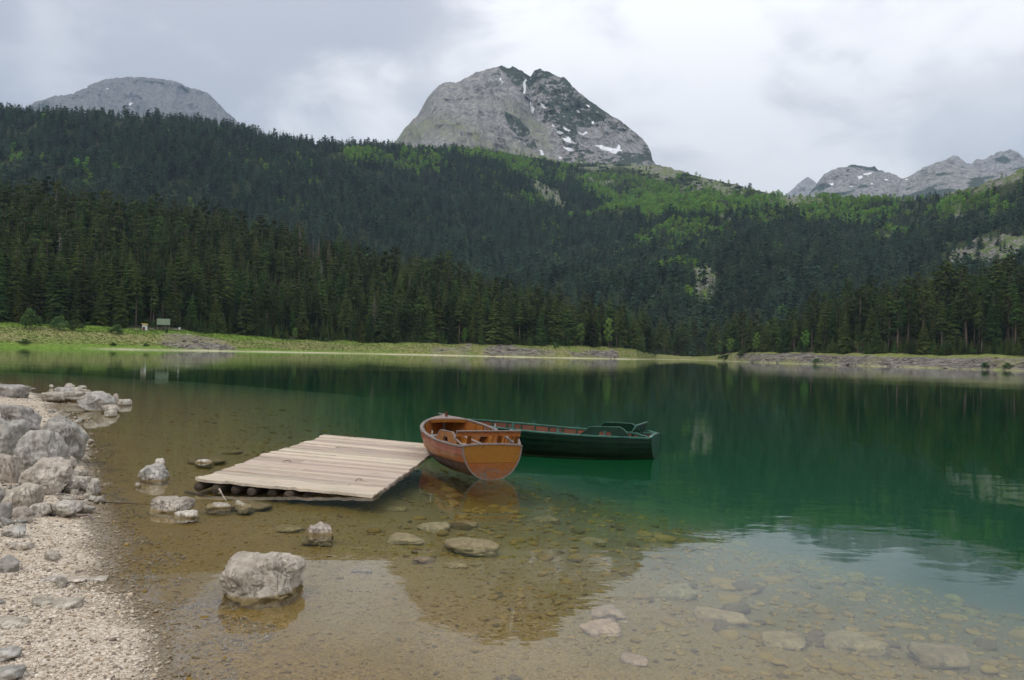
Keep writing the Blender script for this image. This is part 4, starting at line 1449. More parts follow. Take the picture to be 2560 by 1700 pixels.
plant('broadleaf_tree', 'broadleaf', (1505, 1536, 786, 864), 'bright yellow-green slim tree at the tip of the left shore wood')
plant('broadleaf_tree', 'broadleaf', (1433, 1468, 804, 864), 'small olive-yellow tree before the conifers above the rock bank')
plant('broadleaf_tree', 'broadleaf', (1879, 1903, 828, 879), 'fresh green young tree at the valley end of the right shore')
plant('broadleaf_tree', 'broadleaf', (2001, 2026, 824, 879), 'brightest lime green young tree before the right shore conifers')
plant('broadleaf_tree', 'broadleaf', (1792, 1814, 848, 886), 'smaller of two rounded green trees in the valley gap')
plant('broadleaf_tree', 'broadleaf', (1813, 1842, 844, 884), 'larger of two rounded green trees in the valley gap')
plant('broadleaf_tree', 'broadleaf', (2134, 2154, 832, 880), 'thin green tree between pine trunks on the right shore')
plant('broadleaf_tree', 'broadleaf', (1150, 1172, 816, 858), 'low green sapling under the conifers above the left bank')
plant('broadleaf_tree', 'broadleaf', (728, 746, 818, 848), 'pale green sapling beside a bare trunk at the left meadow edge')
plant('spruce_sapling', 'spruce', (30, 54, 714, 808), 'slim light green young conifer near the left picture edge')
plant('bush', 'bush', (271, 311, 808, 835), 'round olive bush alone on the meadow bank near the shelter')
plant('bush', 'bush', (50, 100, 768, 823), 'large dark green bush at the forest foot, far left')
plant('bush', 'bush', (122, 168, 786, 825), 'dark spreading bush under the spruces left of the shelter')
plant('bush', 'bush', (164, 206, 796, 826), 'lower dark bush joined to the spreading one, nearer the shelter')
plant('bush', 'bush', (411, 420, 817, 832), 'small reddish-green shrub in front of the shelter posts')
plant('bush', 'bush', (44, 80, 846, 859), 'low flat green tuft on the meadow slope at far left')
plant('bush', 'bush', (273, 293, 854, 864), 'small green tuft near the sandy waterline below the olive bush')
plant('bush', 'bush', (357, 373, 856, 865), 'small green tuft above the waterline below the kiosk')
plant('bush', 'bush', (1838, 1868, 872, 892), 'yellow-green bush on the low point of the right shore')
plant('bush', 'bush', (1790, 1836, 884, 899), 'wide yellow-green grass tuft by the water in the valley gap')
plant('bush', 'bush', (2027, 2055, 894, 908), 'isolated green tuft on the right stony bank')
plant('bush', 'bush', (2450, 2475, 905, 919), 'green tuft near the water at the right end of the stony bank')
plant('bush', 'bush', (2505, 2535, 906, 921), 'last green tuft on the stony bank by the right picture edge')
plant('bush', 'bush', (1380, 1398, 852, 870), 'dark round bush on top of the rock bank below the conifers')
plant('bush', 'bush', (690, 722, 826, 846), 'pale green undergrowth bush at the left wood edge past the shelter')

# undergrowth at the foot of both woods
up, uv, ux, uy, uz = sample_surface(far_shore_pt, 26000, -60, 2620, 0.296, 0.345)
kk = (rng.uniform(0, 1, len(up)) < np.where(up > 1715, 0.22, 0.09)) & ~((up > 320) & (up < 470) & (uv < 0.32))
for a_, b_ in ((1425, 1548), (1785, 1850), (1870, 1912), (1990, 2036), (2128, 2160), (1145, 1176), (720, 750)):      # leave the single bright trees clear
    kk &= ~((up > a_) & (up < b_) & (uv < 0.33))
up, uv, ux, uy, uz = (a[kk] for a in (up, uv, ux, uy, uz))
m = len(ux)
cvu = clump_arrays(950, [(0, 0, 0.4, 0.4), (0.3, 0.1, 0.3, 0.3), (-0.25, 0.2, 0.3, 0.3), (0, -0.2, 0.6, 0.25)], 45, 0.09, 0.9)
usrc = proto_objects('undergrowth', [tri_mesh('undergrowth_bush', [(*cvu, MAT['bush'])]),
                                     tri_mesh('undergrowth_spruce', [(*trunk_arrays(0.012, 0.0015, 0.97), MAT['bark']), (*conifer_arrays(955, 14, 7, 0.24, 0.03, 1, 0.9, 0.3, 0.05), MAT['spruce'])])])
ui = (rng.uniform(0, 1, m) < 0.6).astype(int)
us = np.where(ui == 0, rng.uniform(0.8, 2.4, m), rng.uniform(2.0, 7.5, m))
scatter('undergrowth', np.stack([ux, uy, uz], -1), np.stack([us, us, us], -1), np.stack([0 * us, 0 * us, rng.uniform(0, 6.28, m)], -1), ui, usrc, 'low bushes and young spruces filling the foot of the shore woods', 'undergrowth')

# grass tufts over the meadow bank
gp, gv, gx_, gy_, gz_ = sample_surface(far_shore_pt, 60000, -60, 1640, 0.168, 0.305)
kk = rng.uniform(0, 1, len(gp)) < 0.4
gp, gv, gx_, gy_, gz_ = (a[kk] for a in (gp, gv, gx_, gy_, gz_))
smg = stone_mask(gp, gv, gx_, gy_)
kk = smg < 0.35
gx_, gy_, gz_ = gx_[kk], gy_[kk], gz_[kk]
cv = clump_arrays(900, [(0, 0, 0.25, 0.4), (0.5, 0.1, 0.2, 0.35), (-0.4, 0.3, 0.2, 0.35)], 9, 0.22, 0.7)
cv2 = clump_arrays(901, [(0, 0, 0.25, 0.4), (-0.5, 0.1, 0.2, 0.35)], 10, 0.2, 0.7)
gsrc = proto_objects('meadow_tuft', [tri_mesh('meadow_tuft', [(*cv, MAT['grassy'])]), tri_mesh('meadow_tuft', [(*cv2, MAT['grassy'])])])
m = len(gx_)
sc_ = rng.uniform(0.18, 0.55, m)
scatter('meadow_grass', np.stack([gx_, gy_, gz_], -1), np.stack([sc_, sc_, sc_ * rng.uniform(0.5, 1.0, m)], -1), np.stack([0 * sc_, 0 * sc_, rng.uniform(0, 6.28, m)], -1), rng.integers(0, 2, m), gsrc, 'green meadow grass on the far left bank', 'grass')

# ------------------------------------------------------------------ rocks
_ICO = {}


def ico(sub):
    if sub not in _ICO:
        bm = bmesh.new()
        bmesh.ops.create_icosphere(bm, subdivisions=sub, radius=1.0)
        bm.verts.ensure_lookup_table()
        v = np.array([p.co[:] for p in bm.verts]); f = np.array([[q.index for q in p.verts] for p in bm.faces], np.int32)
        bm.free()
        v /= np.linalg.norm(v, axis=1, keepdims=True)
        _ICO[sub] = (v, f)
    return _ICO[sub]


def rock_verts(seed, sub, planes=11, sharp=9.0, rough=0.10, crack=0.05, boxy=0.0, tilt=0.5, extra=(), cfreq=3.2):
    """rounded polyhedron with fractures; fits the unit cube about the origin"""
    d, f = ico(sub)
    rs = np.random.default_rng(seed)
    nrm_ = rs.normal(size=(planes, 3)); nrm_ /= np.linalg.norm(nrm_, axis=1, keepdims=True)
    off = rs.uniform(0.72, 1.0, planes)
    if boxy:
        bx = np.array([[1, 0, 0], [-1, 0, 0], [0, 1, 0], [0, -1, 0], [0, 0, 1], [0, 0, -1]], float)
        nrm_ = np.concatenate([bx + rs.normal(0, 0.12, bx.shape), nrm_]); off = np.concatenate([np.full(6, boxy), off])
    for e in extra:
        q = np.array(e[:3], float); nrm_ = np.concatenate([nrm_, [q / np.linalg.norm(q)]]); off = np.append(off, e[3])
    ax = np.concatenate([np.eye(3), -np.eye(3)]); nrm_ = np.concatenate([nrm_, ax]); off = np.concatenate([off, np.full(6, 1.0)])
    g = np.maximum(d @ nrm_.T, 0) / off
    r = (g ** sharp).sum(1) ** (-1 / sharp)
    p = d * r[:, None]
    o = seed * 3.7
    n = fbm(p[:, 0] * 1.6 + o, p[:, 1] * 1.6, p[:, 2] * 1.6, 4, seed % 50)
    # bedding cracks along a slanted direction
    u = p[:, 0] * math.sin(tilt) + p[:, 2] * math.cos(tilt) + 0.25 * fbm(p[:, 0] * 2 + o, p[:, 1] * 2, p[:, 2] * 2, 2, 3)
    cr = np.abs(vnoise(u * cfreq + o, p[:, 1] * 0.8, o, 5))
    cr = -np.exp(-(cr / (0.022 * cfreq)) ** 2)
    n2 = fbm(p[:, 0] * 6 + o, p[:, 1] * 6, p[:, 2] * 6, 3, 7)
    rid = ridged(p[:, 0] * 2.3 + o, p[:, 1] * 2.3, p[:, 2] * 2.3, 3, 11)
    p = p * (1 + rough * n + crack * cr + rough * 0.36 * n2 + rough * 0.42 * rid)[:, None]
    lo, hi = p.min(0), p.max(0)
    return (p - (lo + hi) / 2) / (hi - lo) * 1.0, f


def rock(name, seed, c, size, mat, label, sub=4, rotz=None, group=None, cat='rock', **kw):
    p, f = rock_verts(seed, sub, **kw)
    me = mesh_data(name, p * np.array(size), f, [mat], smooth_shade=True)
    o = obj(name, me, None, c, (0, 0, random.uniform(-0.3, 0.3) if rotz is None else rotz))
    return tag(o, label, cat, group)


def place_rock(name, box, mat, label, seed, sub=4, depth=0.85, sink=0.18, z_base=None, group=None, cat='rock', **kw):
    """box = left, right, top, bottom in reference pixels; the rock's visible foot stands on beach, bed or waterline"""
    l, r_, t_, b_ = box
    mx = (l + r_) / 2
    x, y, z0 = ray_ground(mx, b_)
    if z0 < 0 and z_base is None:           # foot of the dry part is at the waterline
        x, y = (float(q) for q in at_plane(mx, b_, 0.0)); z0 = 0.0
        bed = float(ground_z(x, y))
    else:
        bed = z0
    d = math.hypot(x, y)
    w = (r_ - l) * d / FOC
    h = (b_ - t_) * d / FOC
    dep = w * depth
    dirx, diry = x / d, y / d
    h3 = max(h - dep * 0.5 * 2.0 / d, h * 0.55)       # part of the picture height is the top seen from above
    full = h3 + (z0 - bed) + sink * h3
    c = (x + dirx * dep * 0.40, y + diry * dep * 0.40, z0 + h3 - full / 2)
    return rock(name, seed, c, (w * 0.93, dep, full * 0.98), mat, label, sub, group=group, cat=cat, **kw)


G, T_, P_ = MAT['rock_grey'], MAT['rock_tan'], MAT['rock_pale']
# the big one in the foreground water
place_rock('boulder', (552, 758, 1380, 1500), T_, 'large cracked square-shouldered boulder in the foreground shallows', 3, 6, 0.85, 0.45, boxy=0.86, rough=0.085, crack=0.085, cfreq=4.6, planes=3, tilt=0.95, sharp=17, extra=((0.42, 0, 0.9, 0.80), (-0.75, -0.2, 0.6, 0.95), (0.5, -0.6, -0.3, 0.95), (0.1, -0.75, 0.65, 0.93)))
# heap of boulders on the left shore
BIG = [
    ('boulder', (4, 96, 1016, 1078), G, 'grey peaked boulder at the back of the shoreline heap', 12, 5),
    ('boulder', (92, 217, 1045, 1147), G, 'largest smooth grey boulder of the heap, bulging into the water', 15, 5),
    ('boulder', (-34, 50, 1054, 1142), G, 'tall grey boulder cut by the left picture edge', 18, 5),
    ('boulder', (44, 158, 1082, 1186), G, 'grey slanting boulder leaning in the middle of the heap', 21, 5),
    ('boulder', (52, 166, 1156, 1238), T_, 'broad tan slab-faced boulder at the front of the heap', 24, 5),
    ('boulder', (-22, 42, 1142, 1206), T_, 'rounded tan boulder at the left edge beside the broad slab', 27, 4),
    ('rock', (156, 190, 1144, 1182), T_, 'small tan rock tucked under the bulging boulder at the waterline', 30, 4),
    ('rock', (186, 222, 1192, 1222), P_, 'pale flat rock at the water edge right of the broad slab', 33, 4),
    ('rock', (216, 246, 1200, 1240), P_, 'pale angular rock farthest into the water below the heap', 36, 4),
    ('rock', (160, 196, 1206, 1236), T_, 'tan rock wedged beside the pale flat one', 39, 4),
    ('rock', (22, 98, 1214, 1271), T_, 'hollowed tan rock below the rounded boulder', 42, 4),
    ('rock', (120, 194, 1257, 1294), P_, 'pale low rock lying on gravel in front of the heap', 45, 4),
    ('rock', (78, 126, 1261, 1292), P_, 'pale rock left of the low one on the gravel', 48, 4),
    ('rock', (-10, 24, 1262, 1306), G, 'dark grey rock at the left edge above the gravel beach', 51, 4),
    ('rock', (10, 62, 1317, 1346), G, 'half-buried grey rock just below the heap at left', 54, 4),
    ('rock', (18, 76, 1346, 1376), T_, 'cracked grey rock embedded in the gravel', 57, 4),
    ('rock', (-4, 46, 1394, 1432), G, 'grey pyramid rock at the left edge of the beach', 60, 4),
    ('rock', (-14, 66, 1532, 1570), T_, 'smooth grey hump sunk in the gravel at the left edge', 63, 4),
    ('rock', (-12, 48, 1620, 1658), G, 'dark-footed grey rock in the bottom left corner', 66, 4),
    ('rock', (-20, 54, 1672, 1712), G, 'grey rock cut by the bottom left corner', 69, 4),
    ('rock', (104, 168, 1436, 1458), P_, 'low tan ledge stone, left part of the row across the beach', 72, 4),
    ('rock', (160, 224, 1442, 1460), T_, 'low tan ledge stone, middle of the row across the beach', 75, 4),
    ('rock', (216, 272, 1440, 1456), P_, 'pale ledge stone ending the row at the waterline', 78, 4),
    ('rock', (80, 140, 1486, 1516), T_, 'flat grey stone embedded in mid beach, left of a pair', 81, 4),
    ('rock', (130, 200, 1490, 1526), T_, 'flat grey stone embedded in mid beach, right of a pair', 84, 4),
    # cluster at the far end of the beach
    ('rock', (137, 186, 969, 993), G, 'grey humped rock at the back of the far stone cluster', 101, 4),
    ('rock', (163, 183, 959, 972), P_, 'small white stone topping the far cluster', 104, 3),
    ('rock', (181, 202, 969, 985), P_, 'white square stone right of the humped rock', 107, 3),
    ('rock', (207, 226, 974, 987), T_, 'small tan stone behind the white slab of the far cluster', 110, 3),
    ('rock', (160, 226, 979, 1003), P_, 'long white slab across the middle of the far cluster', 113, 4),
    ('rock', (220, 260, 979, 1000), P_, 'white stone capping the dark boulder of the far cluster', 116, 3),
    ('boulder', (200, 280, 985, 1028), G, 'dark grey wedge boulder, biggest of the far cluster', 119, 5),
    ('rock', (275, 299, 986, 1012), T_, 'tan upright stone at the right of the far cluster', 122, 3),
    ('rock', (296, 326, 999, 1014), P_, 'pale stone farthest into the lake from the far cluster', 125, 3),
    ('rock', (257, 298, 1013, 1032), T_, 'tan stone before the dark wedge boulder', 128, 3),
    ('rock', (263, 291, 1025, 1042), P_, 'white stone lowest in front of the dark wedge boulder', 131, 3),
    ('rock', (111, 162, 982, 1006), T_, 'tan rock joining the far cluster to the beach', 134, 4),
    ('rock', (-8, 64, 966, 994), G, 'low grey boulder alone on the far beach by the picture edge', 137, 4),
    ('rock', (124, 134, 962, 970), P_, 'tiny pale stone in the water left of the far cluster', 140, 2),
    ('rock', (196, 216, 964, 970), P_, 'thin pale stone in the water behind the far cluster', 143, 2),
    # stones standing in the shallows
    ('rock', (345, 417, 1161, 1203), G, 'rounded grey rock alone in the shallows left of the dock', 151, 5),
    ('rock', (386, 412, 1147, 1163), P_, 'small pale stone just behind the rounded grey rock', 154, 3),
    ('rock', (335, 351, 1206, 1217), P_, 'tiny white stone left in front of the rounded grey rock', 157, 2),
    ('rock', (384, 476, 1243, 1281), T_, 'rough pale rock in the shallows before the dock logs', 160, 5),
    ('rock', (438, 496, 1277, 1295), P_, 'flat shell-like pale stone at the foot of the rough pale rock', 163, 4),
    ('rock', (512, 580, 1257, 1270), P_, 'low white stone barely above water, left of a pair by the dock', 166, 4),
    ('rock', (580, 636, 1254, 1268), P_, 'low white stone barely above water, right of a pair by the dock', 169, 4),
    ('rock', (490, 532, 1147, 1157), P_, 'white stone tip showing beside the left edge of the dock', 172, 3),
    ('rock', (753, 835, 1308, 1337), T_, 'pale-topped cobble between the big boulder and the dock', 175, 5),
]
for nm, box, mt, lb, sd, sb in BIG:
    low = (box[3] - box[2]) / (box[1] - box[0]) < 0.5 and sd > 72
    emb = 57 <= sd <= 84 and sd not in (60, 66, 69)      # stones sunk in the gravel
    if emb:
        box = (box[0], box[1], box[2] + (box[3] - box[2]) * 0.35, box[3])
    place_rock(nm, box, mt, lb, sd, sb, rough=0.12, crack=0.06 if sb > 3 else 0.0, boxy=0.74 if ((low or sd == 175) and sd not in (166, 169)) else 0.0, sharp=22 if sb > 3 else 10, planes=10, sink=0.9 if emb else 0.18)


def place_sub(box, label, seed, mat, flat=0.30, sub=4, dep=1.0):
    """stone lying on the lake bed, seen through the water"""
    l, r_, t_, b_ = box
    x, y, zb = ray_ground((l + r_) / 2, (t_ + b_) / 2)
    d = math.hypot(x, y)
    w = (r_ - l) * d / FOC
    return rock('submerged_stone', seed, (x, y, zb + w * flat * 0.22), (w, w * dep, w * flat), mat, label, sub, rough=0.10, planes=9, sharp=9, crack=0.02, cat='stone')


SB, SP = MAT['rock_sub'], MAT['rock_sub_pink']
SUBS = [((966, 1066, 1338, 1366), 'submerged tan slab, left of three big ones right of the dock', SP), ((1043, 1126, 1311, 1336), 'submerged tan slab behind the two biggest near the boat reflection', SP),
        ((1110, 1246, 1364, 1392), 'longest submerged slab below the boat reflection', SP), ((1127, 1196, 1304, 1322), 'submerged slab at the end of the orange boat reflection', SB),
        ((968, 1020, 1267, 1284), 'small submerged block just off the dock corner', SB), ((1032, 1086, 1395, 1414), 'oval submerged stone below the leftmost slab', SP),
        ((1117, 1170, 1405, 1424), 'dim submerged stone below the longest slab', SB), ((1448, 1550, 1553, 1603), 'pinkish submerged block, larger of a pair low centre right', SP),
        ((1472, 1560, 1522, 1552), 'pinkish submerged slab behind the larger block', SP), ((1546, 1570, 1546, 1562), 'small submerged cobble touching the pinkish pair', SP),
        ((1334, 1404, 1293, 1312), 'dim submerged slab right of the boat reflection', SB), ((1452, 1516, 1353, 1368), 'faint submerged slab deep to the right of centre', SB),
        ((688, 760, 1316, 1334), 'submerged slab touching the pale-topped cobble', SB), ((510, 585, 1262, 1284), 'flat submerged stone under the left white tip', SB),
        ((577, 676, 1262, 1286), 'flat submerged stone under the right white tip', SB), ((478, 562, 1150, 1162), 'submerged slab round the white tip left of the dock', SB),
        ((1740, 1860, 1530, 1572), 'wide submerged slab right of the pinkish pair', SB), ((1640, 1740, 1480, 1500), 'long dim slab behind the wide submerged one', SB),
        ((1900, 2010, 1590, 1630), 'submerged cobble low right with dark shadow', SB), ((2060, 2200, 1590, 1650), 'big pale submerged slab near the bottom right', SB),
        ((2290, 2410, 1630, 1680), 'submerged slab nearest the bottom right corner', SB), ((1550, 1620, 1640, 1668), 'small submerged stone at the bottom right of centre', SP),
        ((880, 930, 1420, 1436), 'small submerged stone right of the big boulder', SB), ((560, 600, 1130, 1140), 'dim slab under water beside the dock left edge', SB)]
for k, (bx_, lb, mt) in enumerate(SUBS):
    place_sub(bx_, lb, 300 + 3 * k, mt, 0.16 + 0.06 * (k % 3))

# loose rubble, gravel and bed stones: too many to count
RUB = [mesh_data('rubble_stone', rock_verts(700 + k, 3, rough=0.12, crack=0.0)[0], ico(3)[1], [m_], smooth_shade=True) for k, m_ in enumerate((G, T_, T_, P_))]
PEB = []
t = NT('pebble')
cP = t.coords('Object')
rr_ = t.rand()
pc_ = t.mix(t.range(rr_, 0.0, 1.0, 0, 1, False), (0.36, 0.29, 0.21), (0.66, 0.58, 0.47))
pc_ = t.mix(t.math('LESS_THAN', t.math('FRACT', t.math('MULTIPLY', rr_, 13.7)), 0.16), pc_, (0.20, 0.16, 0.13))
pc_ = t.mix(t.math('LESS_THAN', t.math('FRACT', t.math('MULTIPLY', rr_, 29.3)), 0.10), pc_, (0.46, 0.36, 0.25))
zz_ = t.posz()
pc_ = t.mix(t.range(zz_, 0.006, 0.036, 0.85, 0.0), pc_, (0.15, 0.105, 0.042))
MAT['pebble'] = t.surf(pc_, t.range(zz_, 0.0, 0.03, 0.4, 0.85), None, 0.3)
t = NT('bed_pebble')
rr_ = t.rand()
pc_ = t.mix(t.range(rr_, 0, 1, 0, 1, False), (0.160, 0.098, 0.015), (0.225, 0.145, 0.030))
pc_ = t.mix(t.math('LESS_THAN', t.math('FRACT', t.math('MULTIPLY', rr_, 17.7)), 0.12), pc_, (0.095, 0.062, 0.018))
MAT['bed_pebble'] = t.surf(pc_, 0.8, None, 0.2)
for k in range(3):
    PEB.append(mesh_data('pebble', rock_verts(730 + k, 2, rough=0.06, crack=0, planes=8)[0], ico(2)[1], [MAT['pebble']], smooth_shade=True))
BEDP = [mesh_data('bed_stone', rock_verts(740 + k, 2, rough=0.05, crack=0, planes=14, sharp=6)[0], ico(2)[1], [MAT['bed_pebble']], smooth_shade=True) for k in range(3)]


def polar_points(n, a0, a1, r0, r1, k=1.0):
    a = np.radians(rng.uniform(a0, a1, n)); u = rng.uniform(0, 1, n)
    r = r0 * (r1 / r0) ** (u ** k)
    x, y = r * np.sin(a), r * np.cos(a)
    return x, y, r


def euler_rand(n, tilt=0.35):
    return np.stack([rng.normal(0, tilt, n), rng.normal(0, tilt, n), rng.uniform(0, 6.28, n)], -1)


# rubble between and before the boulders
bx_, by_, br_ = polar_points(26000, -46, -14, 6.5, 26)
gz_ = ground_z(bx_, by_); sd_ = shore_dist(bx_, by_)
qx, qy = project(bx_, by_, gz_)
dens = 1.0 * in_poly(qx, qy, [(-60, 1180), (120, 1180), (250, 1190), (262, 1250), (215, 1285), (120, 1300), (-60, 1330)]) + 0.9 * in_poly(qx, qy, [(-60, 1000), (230, 1010), (230, 1160), (-60, 1200)]) \
    + 0.55 * in_poly(qx, qy, [(110, 965), (330, 990), (330, 1035), (150, 1020)]) + 0.02 * in_poly(qx, qy, [(-60, 1310), (270, 1290), (300, 1700), (-60, 1700)])
kk = rng.uniform(0, 1, len(bx_)) < dens * 0.16
bx_, by_, gz_ = bx_[kk], by_[kk], gz_[kk]
m = len(bx_)
s1 = rng.lognormal(math.log(0.085), 0.5, m).clip(0.03, 0.28)
scatter('rubble', np.stack([bx_, by_, gz_ + s1 * 0.12], -1), np.stack([s1, s1 * rng.uniform(0.6, 1.0, m), s1 * rng.uniform(0.4, 0.8, m)], -1), euler_rand(m, 0.5), rng.integers(0, 4, m), proto_objects('rubble', RUB), 'broken limestone rubble between the shoreline boulders', 'rubble')

# gravel of the beach
bx_, by_, br_ = polar_points(480000, -58, 20, 3.4, 32, 0.95)
sd_ = shore_dist(bx_, by_)
kk = (sd_ < 0.32 + 0.35 * fbm(bx_ * 2.2, by_ * 2.2, 0, 2, 88)) & (sd_ > -9)
bx_, by_, br_, sd_ = bx_[kk], by_[kk], br_[kk], sd_[kk]
kk = rng.uniform(0, 1, len(bx_)) < np.clip(0.75 + 0.5 * fbm(bx_ * 1.1, by_ * 1.1, 0, 3, 89), 0.15, 1)
bx_, by_, br_, sd_ = bx_[kk], by_[kk], br_[kk], sd_[kk]
gz_ = ground_z(bx_, by_)
m = len(bx_)
s1 = rng.lognormal(math.log(0.0125), 0.42, m).clip(0.006, 0.05) * np.interp(br_, [4, 10, 30], [1, 1.15, 1.9])
scatter('gravel', np.stack([bx_, by_, gz_ + s1 * 0.12], -1), np.stack([s1, s1 * rng.uniform(0.6, 1.0, m), s1 * rng.uniform(0.4, 0.75, m)], -1), euler_rand(m), rng.integers(0, 3, m), proto_objects('pebble', PEB), 'pale limestone gravel covering the beach', 'gravel')
print('gravel', m)

# stones on the lake bed
bx_, by_, br_ = polar_points(90000, -42, 48, 3.4, 30, 0.9)
sd_ = shore_dist(bx_, by_)
kk = (sd_ > 0.05) & (sd_ < 10.5)
bx_, by_, br_, sd_ = bx_[kk], by_[kk], br_[kk], sd_[kk]
coarse = smooth(sd_ + 0.8 * fbm(bx_ * 0.6, by_ * 0.6, 0, 3, 90), 1.8, 5.0)
kk = rng.uniform(0, 1, len(bx_)) < np.where(coarse > 0.4, 0.17, 0.5)
bx_, by_, br_, sd_, coarse = bx_[kk], by_[kk], br_[kk], sd_[kk], coarse[kk]
gz_ = ground_z(bx_, by_)
m = len(bx_)
s1 = rng.lognormal(0, 0.55, m) * (0.016 + 0.044 * coarse)
s1 = s1.clip(0.010, 0.32)
scatter('lake_bed_stones', np.stack([bx_, by_, gz_ + s1 * 0.04], -1), np.stack([s1, s1 * rng.uniform(0.6, 1.0, m), s1 * rng.uniform(0.28, 0.5, m)], -1), euler_rand(m, 0.05), rng.integers(0, 3, m), proto_objects('bed_stone', BEDP), 'silt-brown stones littering the shallow lake bed', 'stones')
print('bed stones', m)

# broken slabs on the far banks
fp_, fv_, fx_, fy_, fz_ = sample_surface(far_shore_pt, 60000, 380, 2600, 0.151, 0.30)
ms_ = stone_mask(fp_, fv_, fx_, fy_)
kk = rng.uniform(0, 1, len(fp_)) < np.clip(ms_ - 0.25, 0, 1) * 0.5
fx_, fy_, fz_ = fx_[kk], fy_[kk], fz_[kk]
m = len(fx_)
s1 = rng.lognormal(math.log(0.5), 0.5, m).clip(0.2, 1.6)
t = NT('bank_slab')
nb_ = t.noise(t.coords('Object'), 2.0, 4)
MAT['slab'] = t.surf(t.vary(t.mix(nb_, (0.10, 0.08, 0.07), (0.26, 0.22, 0.19)), 0.45, 0.015), 0.9, None, 0.15)
SLAB = [mesh_data('slab', rock_verts(760 + k, 2, rough=0.10, crack=0)[0], ico(2)[1], [MAT['slab']]) for k in range(3)]
scatter('bank_slabs', np.stack([fx_, fy_, fz_ + s1 * 0.05], -1), np.stack([s1 * 1.6, s1, s1 * rng.uniform(0.25, 0.6, m)], -1), np.stack([rng.normal(0, 0.2, m), rng.normal(-0.15, 0.2, m), rng.normal(0, 0.5, m)], -1), rng.integers(0, 3, m), proto_objects('slab', SLAB), 'grey broken rock slabs along the far banks', 'slabs')

# ------------------------------------------------------------------ floating dock
DA = Vector((-4.36, 11.10, 0)); DB = Vector((-1.80, 10.76, 0)); DC = Vector((-3.72, 17.05, 0))
dux = (DB - DA).normalized(); DW = (DB - DA).length
dvy = (DC - DA).normalized(); DL = (DC - DA).length
dvy = (dvy - dux * dvy.dot(dux)).normalized()
SKEW = -0.055                          # the deck is not quite square
z_l, z_r = 0.148, 0.034
dz = Vector((dux.x * DW, dux.y * DW, z_r - z_l)).normalized()
upd = dz.cross(dvy).normalized()
dock = obj('dock', None)
dock.matrix_world = Matrix(((dz.x, dvy.x, upd.x, DA.x), (dz.y, dvy.y, upd.y, DA.y), (dz.z, dvy.z, upd.z, z_l), (0, 0, 0, 1)))
tag(dock, 'weathered grey plank dock lying on logs in the shallows beside the orange boat', 'dock')


def plank_mesh(L, W, H, seed, jag_front=0.0, jag_ends=0.012):
    """plank along X with rounded upper edges, slight warp and uneven ends; origin at its middle"""
    rs = random.Random(seed)
    nx = 7 if not jag_front else 26
    prof = [(-W / 2, -H), (-W / 2, -0.006), (-W / 2 + 0.007, 0.0), (0, 0.0015), (W / 2 - 0.007, 0.0), (W / 2, -0.006), (W / 2, -H)]
    k = len(prof)
    wv = [rs.uniform(-0.004, 0.004) for _ in range(nx)]
    V, F = [], []
    for i in range(nx):
        u = -L / 2 + L * i / (nx - 1)
        jf = jag_front * max(0.0, rs.gauss(0.1, 0.6)) if jag_front else 0.0
        for j, (a, b) in enumerate(prof):
            e = rs.uniform(-jag_ends, jag_ends) if i in (0, nx - 1) else 0
            aa = a + (jf if j < 3 else 0) + rs.uniform(-0.0015, 0.0015)
            V.append((u + e, aa, b + wv[i] + rs.uniform(-0.001, 0.001)))
    for i in range(nx - 1):
        for j in range(k):
            a, b = i * k + j, i * k + (j + 1) % k
            F.append((a, b, b + k, a + k))
    F.append(tuple(range(k))); F.append(tuple((nx - 1) * k + j for j in reversed(range(k))))
    me = mesh_data('plank', V, F, [MAT['plank']])
    bm = bmesh.new(); bm.from_mesh(me); bmesh.ops.recalc_face_normals(bm, faces=bm.faces); bm.to_mesh(me); bm.free()
    return me


rs = random.Random(5)
ypos, k = 0.0, 0
while ypos < DL - 0.1:
    w = rs.choice((0.13, 0.15, 0.17, 0.20, 0.22))
    if k == 1: w = 0.30
    w = min(w, DL - ypos)
    lo, hi = rs.uniform(-0.018, 0.02) + 0.04 * math.sin(ypos * 1.7) + 0.02 * math.sin(ypos * 4.1) + SKEW * ypos, DW + rs.uniform(-0.012, 0.012) + SKEW * ypos
    cuts = [lo, hi]
    if k in (2, 7, 11, 16, 22, 28) or rs.random() < 0.12:
        cuts = [lo, lo + (hi - lo) * rs.choice((0.3, 0.42, 0.72, 0.8)), hi]
    for a, b in zip(cuts[:-1], cuts[1:]):
        o = obj('plank', plank_mesh(b - a - 0.006, w - rs.uniform(0.004, 0.011), 0.042, 1000 + k, 0.055 if k == 0 else 0.0, 0.03 if k == 0 else 0.012), dock,
                ((a + b) / 2, ypos + w / 2, rs.uniform(-0.006, 0.007)), (rs.gauss(0, 0.008), rs.gauss(0, 0.002), rs.gauss(0, 0.0035)))
    ypos += w; k += 1
rs = random.Random(9)
for i in range(7):
    r_ = rs.uniform(0.062, 0.074)
    xx = 0.07 + i * 0.262
    ys = rs.uniform(0.02, 0.10)
    pts = [(xx + SKEW * DL * q / 6 + rs.uniform(-0.012, 0.012), ys + (DL - 0.25) * q / 6, -0.052 - r_ + rs.uniform(-0.006, 0.0)) for q in range(7)]
    m = MB(); m.tube(pts, r_, 14, r_ * 0.88); lg = m.build('log', MAT['log'], dock, True)
m = MB(); m.tube([(-0.12, 0.02, -0.20), (0.30, -0.10, -0.205), (0.75, -0.10, -0.20)], 0.016, 6, 0.010); m.build('loose_pole', MAT['log'], dock)
m = MB(); m.tube([(0.42, -0.06, -0.10), (0.55, -0.16, -0.19), (0.62, -0.22, -0.215)], 0.013, 6, 0.008); m.build('loose_stick', MAT['plank'], dock)
